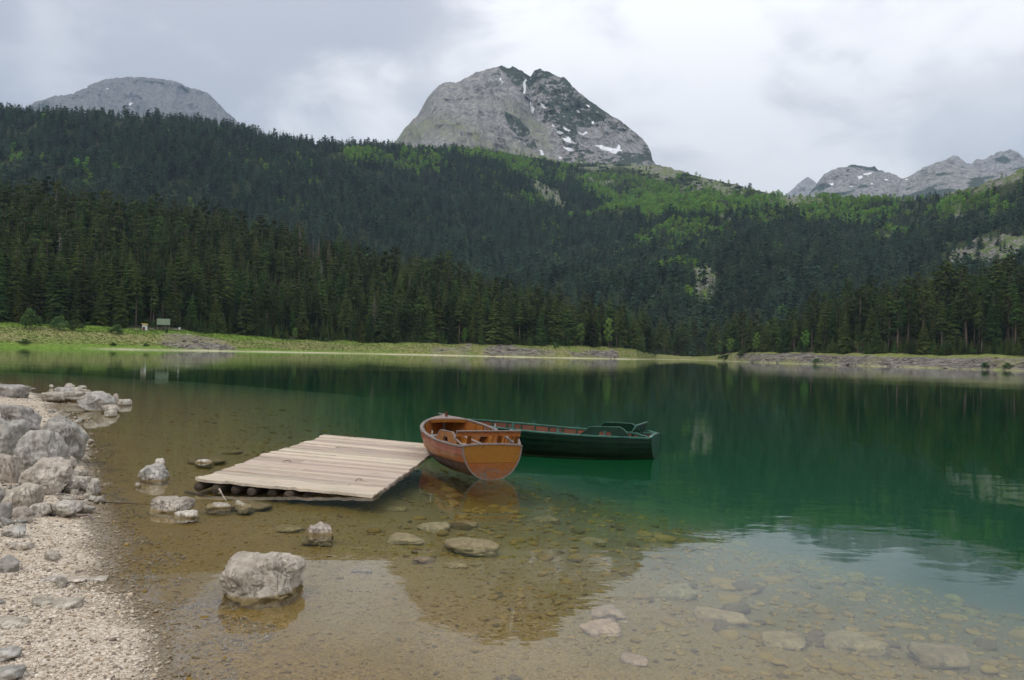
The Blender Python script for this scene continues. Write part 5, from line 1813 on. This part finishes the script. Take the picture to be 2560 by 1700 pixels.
for (x, y, a) in ((0.50, 2.0, 0.5), (0.16, 5.9, 0.7), (0.32, 5.75, 0.9), (2.06, 0.95, 1.1)):
    m = MB()
    c, s_ = math.cos(a), math.sin(a)
    pts = [(-0.06, -0.004), (-0.058, 0.030), (-0.03, 0.05), (0.02, 0.052), (0.055, 0.03), (0.07, -0.004)]
    m.tube([(x + q * c, y + q * s_, h * 0.6) for q, h in pts], 0.005, 5)
    m.build('iron_staple', MAT['rust'], dock)

# ------------------------------------------------------------------ clinker rowing boats
def curve(tab):
    xs = [p[0] for p in tab]; ys = [p[1] for p in tab]
    def f(t_):
        # smooth interpolation through the table
        t_ = min(max(t_, xs[0]), xs[-1])
        for i in range(len(xs) - 1):
            if t_ <= xs[i + 1]:
                break
        h = xs[i + 1] - xs[i]
        def sl(j):
            if j == 0: return (ys[1] - ys[0]) / (xs[1] - xs[0])
            if j == len(xs) - 1: return (ys[-1] - ys[-2]) / (xs[-1] - xs[-2])
            return (ys[j + 1] - ys[j - 1]) / (xs[j + 1] - xs[j - 1])
        u = (t_ - xs[i]) / h
        return (2 * u**3 - 3 * u**2 + 1) * ys[i] + (u**3 - 2 * u**2 + u) * h * sl(i) + (-2 * u**3 + 3 * u**2) * ys[i + 1] + (u**3 - u**2) * h * sl(i + 1)
    return f


def rowing_boat(name, loc, heading, L, beam, sheer, keel, mats, label, floor_z=0.05, roll=0.0, bow_post=True):
    """local X runs from transom (0) to stem (L); Y to port"""
    root = obj(name, None, None, loc, (roll, 0, heading))
    tag(root, label, 'rowing boat')
    B, ZS, ZK = curve(beam), curve(sheer), curve(keel)
    N = 30

    def sec(t_, g, side=1, off=0.0):
        b, zs, zk = B(t_), ZS(t_), ZK(t_)
        ph = g * math.pi / 2
        e = 0.80 - 0.12 * t_
        y = b * max(math.cos(ph), 0) ** e
        z_ = zs - (zs - zk) * math.sin(ph) ** 1.12
        # outward offset
        ny, nz = math.cos(ph), -math.sin(ph)
        rake = 0.05 * L / 4 * (z_ - ZK(0)) * (1 - t_) if t_ < 0.12 else 0
        xf = t_ * L + (0.16 * (z_ - zk) if t_ > 0.9 else 0) * (t_ - 0.9) * 10
        return Vector((xf, side * (y + ny * off), z_ + nz * off))

    nst = 5
    gs = [0.0, 0.17, 0.33, 0.49, 0.66, 1.0]
    ts = [i / (N - 1) for i in range(N)]
    for side in (1, -1):
        for k in range(nst):
            m = MB()
            sub = 4
            for_rows = []
            for i, t_ in enumerate(ts):
                row = []
                for q in range(sub + 1):
                    g = gs[k] + (gs[k + 1] + (0.012 if k < nst - 1 else 0) - gs[k]) * q / sub
                    row.append(sec(t_, min(g, 1), side, 0.024 * q / sub if k < nst - 1 else 0.010))
                for q in range(sub, -1, -1):
                    g = gs[k] + (gs[k + 1] - gs[k]) * q / sub
                    row.append(sec(t_, min(g, 1), side, -0.014))
                for_rows.append(row)
            K = len(for_rows[0])
            V = [p for r_ in for_rows for p in r_]
            F = []
            for i in range(N - 1):
                for j in range(K):
                    a, b = i * K + j, i * K + (j + 1) % K
                    F.append((a, b, b + K, a + K))
            F.append(tuple(range(K))); F.append(tuple((N - 1) * K + j for j in reversed(range(K))))
            m.add(V, F)
            o = m.build('strake', mats['strakes'][k], root)
        # lining seen inside
        m = MB()
        rows = [[sec(t_, g, side, -0.020) for g in (0.03, 0.15, 0.3, 0.45, 0.6, 0.75, 0.9)] for t_ in ts[1:-1]]
        V = [p for r_ in rows for p in r_]; K = 7
        m.add(V, [(i * K + j, i * K + j + 1, (i + 1) * K + j + 1, (i + 1) * K + j) for i in range(len(rows) - 1) for j in range(K - 1)])
        m.build('inner_lining', mats['inside'], root, True)
        # gunwale rail
        m = MB()
        m.sweep([sec(t_, 0, side, 0.0) + Vector((0, side * 0.002, 0.006)) for t_ in ts], [(-0.032, -0.014), (0.032, -0.014), (0.034, 0.008), (0.024, 0.016), (-0.024, 0.016), (-0.034, 0.008)])
        m.build('gunwale', mats['rail'], root)
        m = MB()
        m.sweep([sec(t_, 0.055, side, 0.012) for t_ in ts[:-1]], [(-0.012, -0.014), (0.012, -0.014), (0.012, 0.014), (-0.012, 0.014)])
        m.build('rubbing_strip', mats['strakes'][0], root)
    # ribs
    for i in range(1, 13):
        t_ = 0.05 + 0.071 * i
        m = MB()
        pts = [sec(t_, g, 1, -0.030) for g in (0.02, 0.12, 0.25, 0.4, 0.55, 0.7, 0.85)]
        m.sweep(pts, [(-0.014, -0.010), (0.014, -0.010), (0.014, 0.010), (-0.014, 0.010)], side=(1, 0, 0))
        pts = [sec(t_, g, -1, -0.030) for g in (0.02, 0.12, 0.25, 0.4, 0.55, 0.7, 0.85)]
        m.sweep(pts, [(-0.014, -0.010), (0.014, -0.010), (0.014, 0.010), (-0.014, 0.010)], side=(1, 0, 0))
        m.build('rib', mats['rib'], root)

    def half_w(t_, z_):
        g0, g1 = 0.0, 1.0
        for _ in range(30):
            g = (g0 + g1) / 2
            if sec(t_, g).z > z_: g0 = g
            else: g1 = g
        return abs(sec(t_, g0).y)

    # transom of two boards with an edge band
    out = [sec(0, g, 1, 0.012) for g in np.linspace(0, 1, 16)] + [sec(0, g, -1, 0.012) for g in np.linspace(1, 0, 16)][1:]
    zs0, zk0 = ZS(0), ZK(0)
    zsplit = zk0 + (zs0 - zk0) * 0.50
    crown_ = 0.035
    for lo_, hi_, nm_, mm in ((zsplit + 0.002, 9, 'transom_board', mats['transom']), (-9, zsplit - 0.002, 'transom_board', mats['transom2'])):
        poly = []
        n_ = len(out)
        for i in range(n_):
            p, q = out[i], out[(i + 1) % n_]
            pin = lo_ <= p.z <= hi_
            if pin: poly.append((p.y, p.z))
            for zc_ in (lo_, hi_):
                if (p.z - zc_) * (q.z - zc_) < 0:
                    u = (zc_ - p.z) / (q.z - p.z)
                    poly.append((p.y + (q.y - p.y) * u, zc_))
        if hi_ == 9:        # crowned top edge
            top_y = [p[0] for p in poly if p[1] > zs0 - 1e-4]
            ymax = max(top_y)
            poly = [p for p in poly]
            arc = [(ymax * math.cos(a_), zs0 + crown_ * math.sin(a_)) for a_ in np.linspace(math.pi, 0, 12)[1:-1]]
            # polygon ends at -ymax (start of arc) and begins at +ymax
            poly = poly + arc
        kq = len(poly)
        V = [(-0.036, y, z_) for y, z_ in poly] + [(0.0, y, z_) for y, z_ in poly]
        m = MB()
        m.add(V, [tuple(range(kq)), tuple(reversed(range(kq, 2 * kq)))] + [(i, (i + 1) % kq, (i + 1) % kq + kq, i + kq) for i in range(kq)])
        m.build(nm_, mm, root)
    m = MB()
    band = [sec(0, g, 1, 0.014) + Vector((-0.022, 0, 0)) for g in np.linspace(0.0, 1, 18)] + [sec(0, g, -1, 0.014) + Vector((-0.022, 0, 0)) for g in np.linspace(1, 0.0, 18)][1:]
    m.sweep(band, [(-0.022, -0.012), (0.022, -0.012), (0.022, 0.012), (-0.022, 0.012)], side=(1, 0, 0))
    m.build('transom_band', mats['band'], root)
    m = MB()
    ym = B(0) + 0.03
    m.sweep([(-0.02, ym * math.cos(a_), zs0 + 0.012 + crown_ * math.sin(a_)) for a_ in np.linspace(0, math.pi, 14)], [(-0.028, -0.011), (0.028, -0.011), (0.028, 0.011), (-0.028, 0.011)], side=(1, 0, 0))
    m.build('transom_cap', mats['rail'], root)
    # keel and stem
    m = MB()
    m.sweep([(t_ * L, 0, ZK(t_) - 0.012) for t_ in ts], [(-0.02, -0.03), (0.02, -0.03), (0.02, 0.02), (-0.02, 0.02)])
    m.build('keel', mats['strakes'][-1], root)
    m = MB()
    zk1, zs1 = ZK(1), ZS(1)
    stem = [sec(1, g, 1, 0) for g in np.linspace(1, 0, 8)]
    stem = [Vector((p.x + 0.012, 0, p.z)) for p in stem]
    m.sweep([stem[0] - Vector((0.02, 0, 0.02))] + stem + [stem[-1] + Vector((0.01, 0, 0.05))], [(-0.03, -0.028), (0.03, -0.028), (0.022, 0.03), (-0.022, 0.03)], side=(0, 1, 0))
    m.build('stem', mats['rail'], root)
    # breasthook deck at the bow
    tb = [0.905, 0.925, 0.945, 0.965, 0.985]
    V, F = [], []
    for t_ in tb:
        w = B(t_) + 0.004; zz2 = ZS(t_) + 0.022
        for y, hgt2 in ((-w, 0), (-w * 0.5, 0.012), (0, 0.016), (w * 0.5, 0.012), (w, 0)):
            V.append((t_ * L + 0.16 * (ZS(t_) - ZK(t_)) * max(0, (t_ - 0.9) * 10), y, zz2 + hgt2))
    nt = len(V)
    V += [(x, y, z_ - 0.024) for x, y, z_ in V]
    for i in range(len(tb) - 1):
        for j in range(4):
            a = i * 5 + j
            F += [(a, a + 1, a + 6, a + 5), (nt + a, nt + a + 5, nt + a + 6, nt + a + 1)]
        F += [(i * 5, i * 5 + 5, nt + i * 5 + 5, nt + i * 5), (i * 5 + 4, nt + i * 5 + 4, nt + i * 5 + 9, i * 5 + 9)]
    F += [(0, nt, nt + 1, 1), (1, nt + 1, nt + 2, 2), (2, nt + 2, nt + 3, 3), (3, nt + 3, nt + 4, 4)]
    m = MB(); m.add(V, F); m.build('bow_deck', mats['rail'], root)
    m = MB(); w = B(0.905) - 0.02
    m.sweep([(0.900 * L, w * q, ZS(0.905) - 0.022 + 0.012 * (1 - q * q)) for q in (-1, -0.5, 0, 0.5, 1)], [(-0.018, -0.03), (0.018, -0.03), (0.018, 0.03), (-0.018, 0.03)], side=(1, 0, 0))
    m.build('deck_beam', mats['seat'], root)
    if bow_post:
        m = MB(); xb = L * 0.955
        m.tube([(xb, 0, ZS(0.95) - 0.02), (xb, 0, ZS(0.95) + 0.11)], 0.026, 10); m.tube([(xb, 0, ZS(0.95) + 0.11), (xb, 0, ZS(0.95) + 0.128)], 0.033, 10)
        m.build('mooring_post', mats['post'], root)
        m = MB(); m.tube([(L * 0.99, 0.03, ZS(1) + 0.03), (L * 1.0, 0.09, ZS(1) + 0.06), (L * 1.0, 0.13, ZS(1) + 0.065)], 0.007, 5); m.build('bow_eye', MAT['metal'], root)
    # bottom: sole and floorboards
    tt = [0.02 + 0.9 * i / 15 for i in range(16)]
    m = MB()
    V = []
    for t_ in tt:
        w = max(half_w(t_, max(floor_z - 0.012, ZK(t_) + 0.03)) - 0.02, 0.02)
        zf = max(floor_z - 0.012, ZK(t_) + 0.03)
        V += [(t_ * L, -w, zf), (t_ * L, w, zf)]
    m.add(V, [(2 * i, 2 * i + 1, 2 * i + 3, 2 * i + 2) for i in range(15)])
    m.build('sole', mats['inside'], root)
    for j in range(-2, 3):
        m = MB(); y = j * 0.17
        t0 = next((q for q in np.linspace(0.05, 0.5, 40) if half_w(q, floor_z + 0.02) > abs(y) + 0.09), 0.3); t1 = next((q for q in np.linspace(0.88, 0.5, 40) if half_w(q, floor_z + 0.02) > abs(y) + 0.09 and ZK(q) < floor_z - 0.03), 0.6)
        m.box(((t0 + t1) / 2 * L, y, floor_z + 0.008), ((t1 - t0) * L, 0.145, 0.016)); m.build('floorboard', mats['floor'], root)
    # thwarts with end brackets
    for t_, dz_ in ((0.26, -0.20), (0.50, -0.19), (0.73, -0.17)):
        zt = ZS(t_) + dz_; w = half_w(t_, zt) - 0.03
        m = MB(); m.box((t_ * L, 0, zt), (0.24, 2 * w, 0.028)); th = m.build('thwart', mats['thwart'], root)
        for s_ in (-1, 1):
            m = MB(); m.sweep([(t_ * L, s_ * (w - 0.06), zt + 0.016), (t_ * L, s_ * (w + 0.0), zt + 0.06), (t_ * L, s_ * (half_w(t_, ZS(t_) - 0.03) - 0.035), ZS(t_) - 0.01)], [(-0.022, -0.012), (0.022, -0.012), (0.022, 0.012), (-0.022, 0.012)], side=(1, 0, 0))
            m.build('knee', mats['rail'], th)
    # stern bench
    zt = ZS(0.1) - 0.20
    m = MB()
    V = []
    for t_ in (0.015, 0.07, 0.13, 0.19):
        w = half_w(t_, zt) - 0.025
        V += [(t_ * L, -w, zt), (t_ * L, w, zt), (t_ * L, w, zt + 0.026), (t_ * L, -w, zt + 0.026)]
    F = [(0, 1, 2, 3), (15, 14, 13, 12)]
    for i in range(3):
        for j in range(4):
            a, b = i * 4 + j, i * 4 + (j + 1) % 4
            F.append((a, a + 4, b + 4, b))
    m.add(V, F); m.build('stern_bench', mats['thwart'], root)
    # pierced side boards above the gunwale at the stern
    x0, x1 = 0.085 * L, 0.085 * L + 0.98
    hgt3 = 0.165
    for side in (1, -1):
        prof = [(0.0, 0.0), (0.10, 0.075), (0.17, 0.145), (0.24, hgt3), (0.78, hgt3 + 0.006), (0.86, 0.13), (0.93, 0.06), (0.98, 0.0)]
        arch = [(0.62, 0.0)] + [(0.50 + 0.12 * math.cos(a_), 0.02 + 0.085 * math.sin(a_)) for a_ in np.linspace(0, math.pi, 9)] + [(0.38, 0.0)]
        loop = prof + arch
        k_ = len(loop)
        V = []
        for sgn in (0, 1):
            for (u, h) in loop:
                xx = x1 - u * (x1 - x0) / 0.98
                t_ = xx / L
                V.append((xx, side * (B(t_) - 0.018 + 0.024 * sgn - 0.10 * h), ZS(t_) + 0.018 + h))
        m = MB()
        # faces as a ring of quads between outer profile and arch
        def pt(i): return i
        m.add(V, [])
        b0 = 0
        quads = []
        outer = list(range(8)); inner = list(range(8, k_))
        inner_r = inner[::-1]              # from u=0.38 to 0.62
        # left part: outer 0..3 with inner_r first half ; right part: outer 4..7 with second half
        half = len(inner_r) // 2
        tri = []
        def fan(chain_a, chain_b):
            i = j = 0
            while i < len(chain_a) - 1 or j < len(chain_b) - 1:
                if j == len(chain_b) - 1 or (i < len(chain_a) - 1 and (i + 1) / len(chain_a) <= (j + 1) / len(chain_b)):
                    tri.append((chain_a[i], chain_a[i + 1], chain_b[j])); i += 1
                else:
                    tri.append((chain_a[i], chain_b[j + 1], chain_b[j])); j += 1
        fan(outer, inner_r)
        F = [f for f in tri] + [tuple(i + k_ for i in reversed(f)) for f in tri]
        for i in range(k_):
            F.append((i, (i + 1) % k_, (i + 1) % k_ + k_, i + k_))
        m.f += F
        m.build('side_board', mats['panel'], root)
        m = MB()
        m.sweep([((x1 - u * (x1 - x0) / 0.98), side * (B((x1 - u) / L) - 0.006 - 0.10 * h), ZS((x1 - u) / L) + 0.024 + h) for u, h in prof[1:-1]], [(-0.016, -0.007), (0.016, -0.007), (0.016, 0.007), (-0.016, 0.007)])
        m.build('side_board_cap', mats['rail'], root)
    # backrest frame at the stern, leaning aft
    yb = B(0.06) - 0.0
    bz, lean = ZS(0.06) + 0.0, -0.10
    def bp(y, h): return Vector((0.115 * L * 0.75 + lean * h / 0.22 - 0.02, y, bz + h))
    m = MB(); m.sweep([bp(-yb - 0.03, 0.19), bp(-yb * 0.4, 0.195), bp(yb * 0.4, 0.195), bp(yb + 0.03, 0.19)], [(-0.013, -0.042), (0.013, -0.042), (0.013, 0.042), (-0.013, 0.042)], side=(1, 0, 0)); br = m.build('backrest_rail', mats['panel'], root)
    m = MB(); m.sweep([bp(-yb - 0.035, 0.238), bp(yb + 0.035, 0.238)], [(-0.022, -0.007), (0.022, -0.007), (0.022, 0.007), (-0.022, 0.007)], side=(1, 0, 0)); m.build('rail_cap', mats['rail'], br)
    for y in (-yb + 0.02, -yb * 0.38, yb * 0.62, yb - 0.02):
        m = MB(); m.sweep([bp(y, -0.17), bp(y, 0.0), bp(y, 0.16)], [(-0.012, -0.032), (0.012, -0.032), (0.012, 0.032), (-0.012, 0.032)], side=(1, 0, 0)); m.build('backrest_slat', mats['panel'], root)
    for s_ in (1, -1):
        m = MB(); m.sweep([bp(s_ * (yb + 0.02), 0.23), bp(s_ * (yb + 0.02), 0.10) + Vector((0.03, 0, 0)), Vector((0.035, s_ * (B(0.01) + 0.0), ZS(0) + 0.02))], [(-0.02, -0.012), (0.02, -0.012), (0.02, 0.012), (-0.02, 0.012)], side=(1, 0, 0)); m.build('backrest_brace', mats['rail'], root)
    # rowlocks
    for t_ in (0.40, 0.63):
        for s_ in (1, -1):
            m = MB(); c = sec(t_, 0, s_, 0) + Vector((0, 0, 0.022))
            m.box(c + Vector((0, 0, 0.004)), (0.14, 0.05, 0.016))
            m.tube([c + Vector((0, 0, 0.01)), c + Vector((0, 0, 0.045))], 0.009, 6)
            m.tube([c + Vector((math.cos(a_) * 0.035, 0, 0.08 + math.sin(a_) * 0.035)) for a_ in np.linspace(math.radians(150), math.radians(390), 9)], 0.007, 5)
            m.build('rowlock', MAT['metal'] if name == 'wooden_rowing_boat' else mats['rail'], root)
    return root


om = dict(strakes=[MAT['var_red'], MAT['var_orange'], MAT['var_dark'], MAT['var_dark'], MAT['var_dark']], inside=MAT['var_in'], rib=MAT['var_orange'], rail=MAT['trim_grey'], transom=MAT['var_transom'], transom2=MAT['var_orange'],
          band=MAT['band'], seat=MAT['var_orange'], thwart=MAT['trim_grey'], floor=MAT['trim_grey'], panel=MAT['var_orange'], post=MAT['var_dark'])
rowing_boat('wooden_rowing_boat', (-0.275, 12.68, 0.0), math.atan2(0.961, -0.276), 3.85,
            [(0, 0.462), (0.15, 0.555), (0.35, 0.66), (0.55, 0.70), (0.70, 0.665), (0.82, 0.55), (0.91, 0.37), (0.97, 0.17), (1, 0.03)],
            [(0, 0.50), (0.25, 0.475), (0.5, 0.495), (0.75, 0.555), (1, 0.655)],
            [(0, 0.0), (0.2, -0.06), (0.5, -0.11), (0.8, -0.09), (0.93, 0.0), (1, 0.12)], om,
            'varnished orange-brown wooden rowing boat, stern towards the viewer, moored at the dock')
gm = dict(strakes=[MAT['green'], MAT['green'], MAT['green'], MAT['green'], MAT['green']], inside=MAT['green_in'], rib=MAT['green_top'], rail=MAT['green_rail'], transom=MAT['green_top'], transom2=MAT['green_top'],
          band=MAT['green'], seat=MAT['green_top'], thwart=MAT['green_top'], floor=MAT['green_in'], panel=MAT['green'], post=MAT['green'])
rowing_boat('green_rowing_boat', (2.86, 15.85, -0.02), math.atan2(0.37, -0.929), 4.42,
            [(0, 0.44), (0.15, 0.53), (0.35, 0.63), (0.55, 0.67), (0.70, 0.63), (0.82, 0.51), (0.91, 0.34), (0.97, 0.15), (1, 0.03)],
            [(0, 0.43), (0.25, 0.42), (0.5, 0.435), (0.75, 0.475), (1, 0.53)],
            [(0, 0.02), (0.2, -0.06), (0.5, -0.11), (0.8, -0.09), (0.93, 0.0), (1, 0.12)], gm,
            'dark green rowing boat lying broadside behind the orange boat', bow_post=False)
# things lying in the orange boat
rb = bpy.data.objects['wooden_rowing_boat']
mw = Matrix.Translation(rb.location) @ rb.rotation_euler.to_matrix().to_4x4()
m = MB(); m.tube([(0.75, -0.30, 0.30), (1.5, -0.22, 0.36), (2.6, -0.10, 0.40), (3.0, -0.08, 0.42)], 0.020, 8)
m.box((0.55, -0.31, 0.285), (0.5, 0.13, 0.014)); o = m.build('oar', MAT['trim_grey']); o.matrix_world = mw
tag(o, 'grey wooden oar stowed inside the orange rowing boat', 'oar')
m = MB()
cpt = [(0.62 + 0.30 * math.cos(a_), -0.12 + 0.20 * math.sin(a_), 0.325 + 0.012 * (a_ / 6.28) + 0.015 * math.sin(3 * a_)) for a_ in np.linspace(0, 16, 60)]
m.tube(cpt, 0.011, 6); o = m.build('rope', MAT['trim_grey']); o.matrix_world = mw
tag(o, 'loose coil of grey rope on the stern bench of the orange boat', 'rope')

# ------------------------------------------------------------------ small things
m = MB()
a0 = at_plane(258, 1258); a1 = at_plane(380, 1262)
m.tube([(a0[0] - 0.5, a0[1] + 0.05, 0.05), (a0[0], a0[1], 0.012), ((a0[0] + a1[0]) / 2, (a0[1] + a1[1]) / 2, 0.008), (a1[0], a1[1], 0.002)], 0.008, 6, 0.004)
tag(m.build('branch', MAT['log']), 'thin dark branch reaching from the shore to the rough pale rock', 'branch')
m = MB()
a0 = at_plane(190, 1300); a1 = at_plane(240, 1306)
m.tube([(a0[0], a0[1], 0.05), ((a0[0] + a1[0]) / 2, (a0[1] + a1[1]) / 2 + 0.05, 0.06), (a1[0], a1[1], 0.02)], 0.02, 6, 0.008)
tag(m.build('driftwood', MAT['trim_grey']), 'small bleached driftwood stick at the waterline below the boulder heap', 'driftwood')

# ------------------------------------------------------------------ shelter and furniture on the far meadow
def bank_obj(name, px, py, label, cat):
    x, y, z0 = bank_point(px, py)
    return tag(obj(name, None, None, (x, y, z0 - 0.05), (0, 0, math.atan2(-x, y))), label, cat), math.hypot(x, y)


sh, d = bank_obj('picnic_shelter', 407, 825, 'open picnic shelter with faded green pitched roof on the far meadow', 'shelter')
wd_, hp_, hr_ = 28 * d / FOC, 12.5 * d / FOC, 13 * d / FOC
for ix in (-1, -0.33, 0.33, 1):
    for iy in (-1, 1):
        m = MB(); m.box((ix * wd_ * 0.44, iy * 1.3, hp_ / 2), (0.16, 0.16, hp_)); m.build('post', MAT['wood_dark'], sh)
for sgn in (-1, 1):
    m = MB()
    m.add([(-wd_ / 2, sgn * 1.75, hp_ - 0.15), (wd_ / 2, sgn * 1.75, hp_ - 0.15), (wd_ / 2, 0, hp_ + hr_), (-wd_ / 2, 0, hp_ + hr_),
           (-wd_ / 2, sgn * 1.75, hp_ - 0.03), (wd_ / 2, sgn * 1.75, hp_ - 0.03), (wd_ / 2, 0, hp_ + hr_ + 0.12), (-wd_ / 2, 0, hp_ + hr_ + 0.12)],
          [(0, 1, 2, 3), (4, 7, 6, 5), (0, 4, 5, 1), (1, 5, 6, 2), (2, 6, 7, 3), (3, 7, 4, 0)])
    m.build('roof_slope', MAT['roof_green'], sh)
    m = MB(); m.box((sgn * wd_ * 0.10, -1.3, 0.8), (wd_ * 0.55, 0.08, 0.12)); m.build('rail', MAT['wood_dark'], sh)
    m = MB(); m.add([(sgn * wd_ * 0.46, -1.6, hp_), (sgn * wd_ * 0.46, 1.6, hp_), (sgn * wd_ * 0.46, 0, hp_ + hr_ - 0.05), (sgn * (wd_ * 0.46 - 0.06), -1.6, hp_), (sgn * (wd_ * 0.46 - 0.06), 1.6, hp_), (sgn * (wd_ * 0.46 - 0.06), 0, hp_ + hr_ - 0.05)],
                    [(0, 1, 2), (3, 5, 4), (0, 3, 4, 1), (1, 4, 5, 2), (2, 5, 3, 0)]); m.build('gable', MAT['wood_red'], sh)
m = MB(); m.box((0, 0, 0.75), (wd_ * 0.5, 0.8, 0.07)); m.box((-wd_ * 0.18, 0, 0.37), (0.1, 0.6, 0.72)); m.box((wd_ * 0.18, 0, 0.37), (0.1, 0.6, 0.72)); m.build('table', MAT['wood_dark'], sh)
kb, d = bank_obj('kiosk', 360.5, 826, 'small white booth with yellow roof edge left of the shelter', 'kiosk')
w, h = 11 * d / FOC, 14 * d / FOC
m = MB(); m.box((0, 0, h / 2), (w, 1.3, h)); m.build('wall', MAT['white'], kb)
m = MB(); m.box((-w * 0.18, -0.68, h * 0.30), (w * 0.5, 0.06, h * 0.55)); m.build('door', MAT['wood_red'], kb)
m = MB(); m.box((0, 0, h + 0.12), (w * 1.25, 1.8, 0.30), Matrix.Rotation(0.08, 3, 'Y')); m.build('roof', MAT['yellow'], kb)
for px, py, lb in ((377, 826, 'pale picnic table between the booth and the shelter'), (438, 827, 'pale picnic table right of the shelter'), (340, 827, 'pale picnic table left of the booth')):
    tb_, d = bank_obj('picnic_table', px, py, lb, 'table')
    m = MB(); m.box((0, 0, 0.74), (1.7, 0.8, 0.06)); m.build('table_top', MAT['wood_pale'], tb_)
    for s_ in (-1, 1):
        m = MB(); m.box((0, s_ * 0.75, 0.44), (1.7, 0.28, 0.05)); m.build('bench_seat', MAT['wood_pale'], tb_)
        m = MB(); m.box((s_ * 0.6, 0, 0.55), (0.08, 1.5, 0.08)); m.box((s_ * 0.6, -0.4, 0.36), (0.08, 0.08, 0.72)); m.box((s_ * 0.6, 0.4, 0.36), (0.08, 0.08, 0.72)); m.build('leg', MAT['wood_dark'], tb_)
sg, d = bank_obj('notice_sign', 447.5, 828, 'white notice board on a post right of the shelter', 'sign')
m = MB(); m.box((0, -0.05, 1.05), (0.62, 0.06, 0.75)); m.build('board', MAT['white'], sg)
m = MB(); m.box((0, 0, 0.6), (0.1, 0.08, 1.2)); m.build('post', MAT['wood_pale'], sg)
lg_, d = bank_obj('log_bench', 468, 838, 'short fallen log on the grass below the notice board', 'log')
m = MB(); m.tube([(-1.1, 0, 0.18), (0, 0.05, 0.2), (1.1, 0, 0.22)], 0.16, 8); m.build('log', MAT['wood_pale'], lg_)
m = MB(); m.tube([(0.7, -0.1, 0.0), (0.75, -0.1, 0.2)], 0.1, 6); m.build('stump', MAT['wood_dark'], lg_)

# ------------------------------------------------------------------ the air between here and the mountains
t = NT('haze_air')
pv = t.n.new('ShaderNodeVolumePrincipled')
pv.inputs['Color'].default_value = (0.55, 0.76, 1.0, 1)
pv.inputs['Density'].default_value = 7.0e-5
pv.inputs['Anisotropy'].default_value = 0.0
t.l.new(pv.outputs[0], t.out.inputs['Volume'])
m = MB(); m.box((0, 2500, 1296.0), (16000, 13000, 2608.0))
hz_ = m.build('haze', t.m)
tag(hz_, 'thin blue-grey haze in the valley air', 'haze', None, 'stuff')
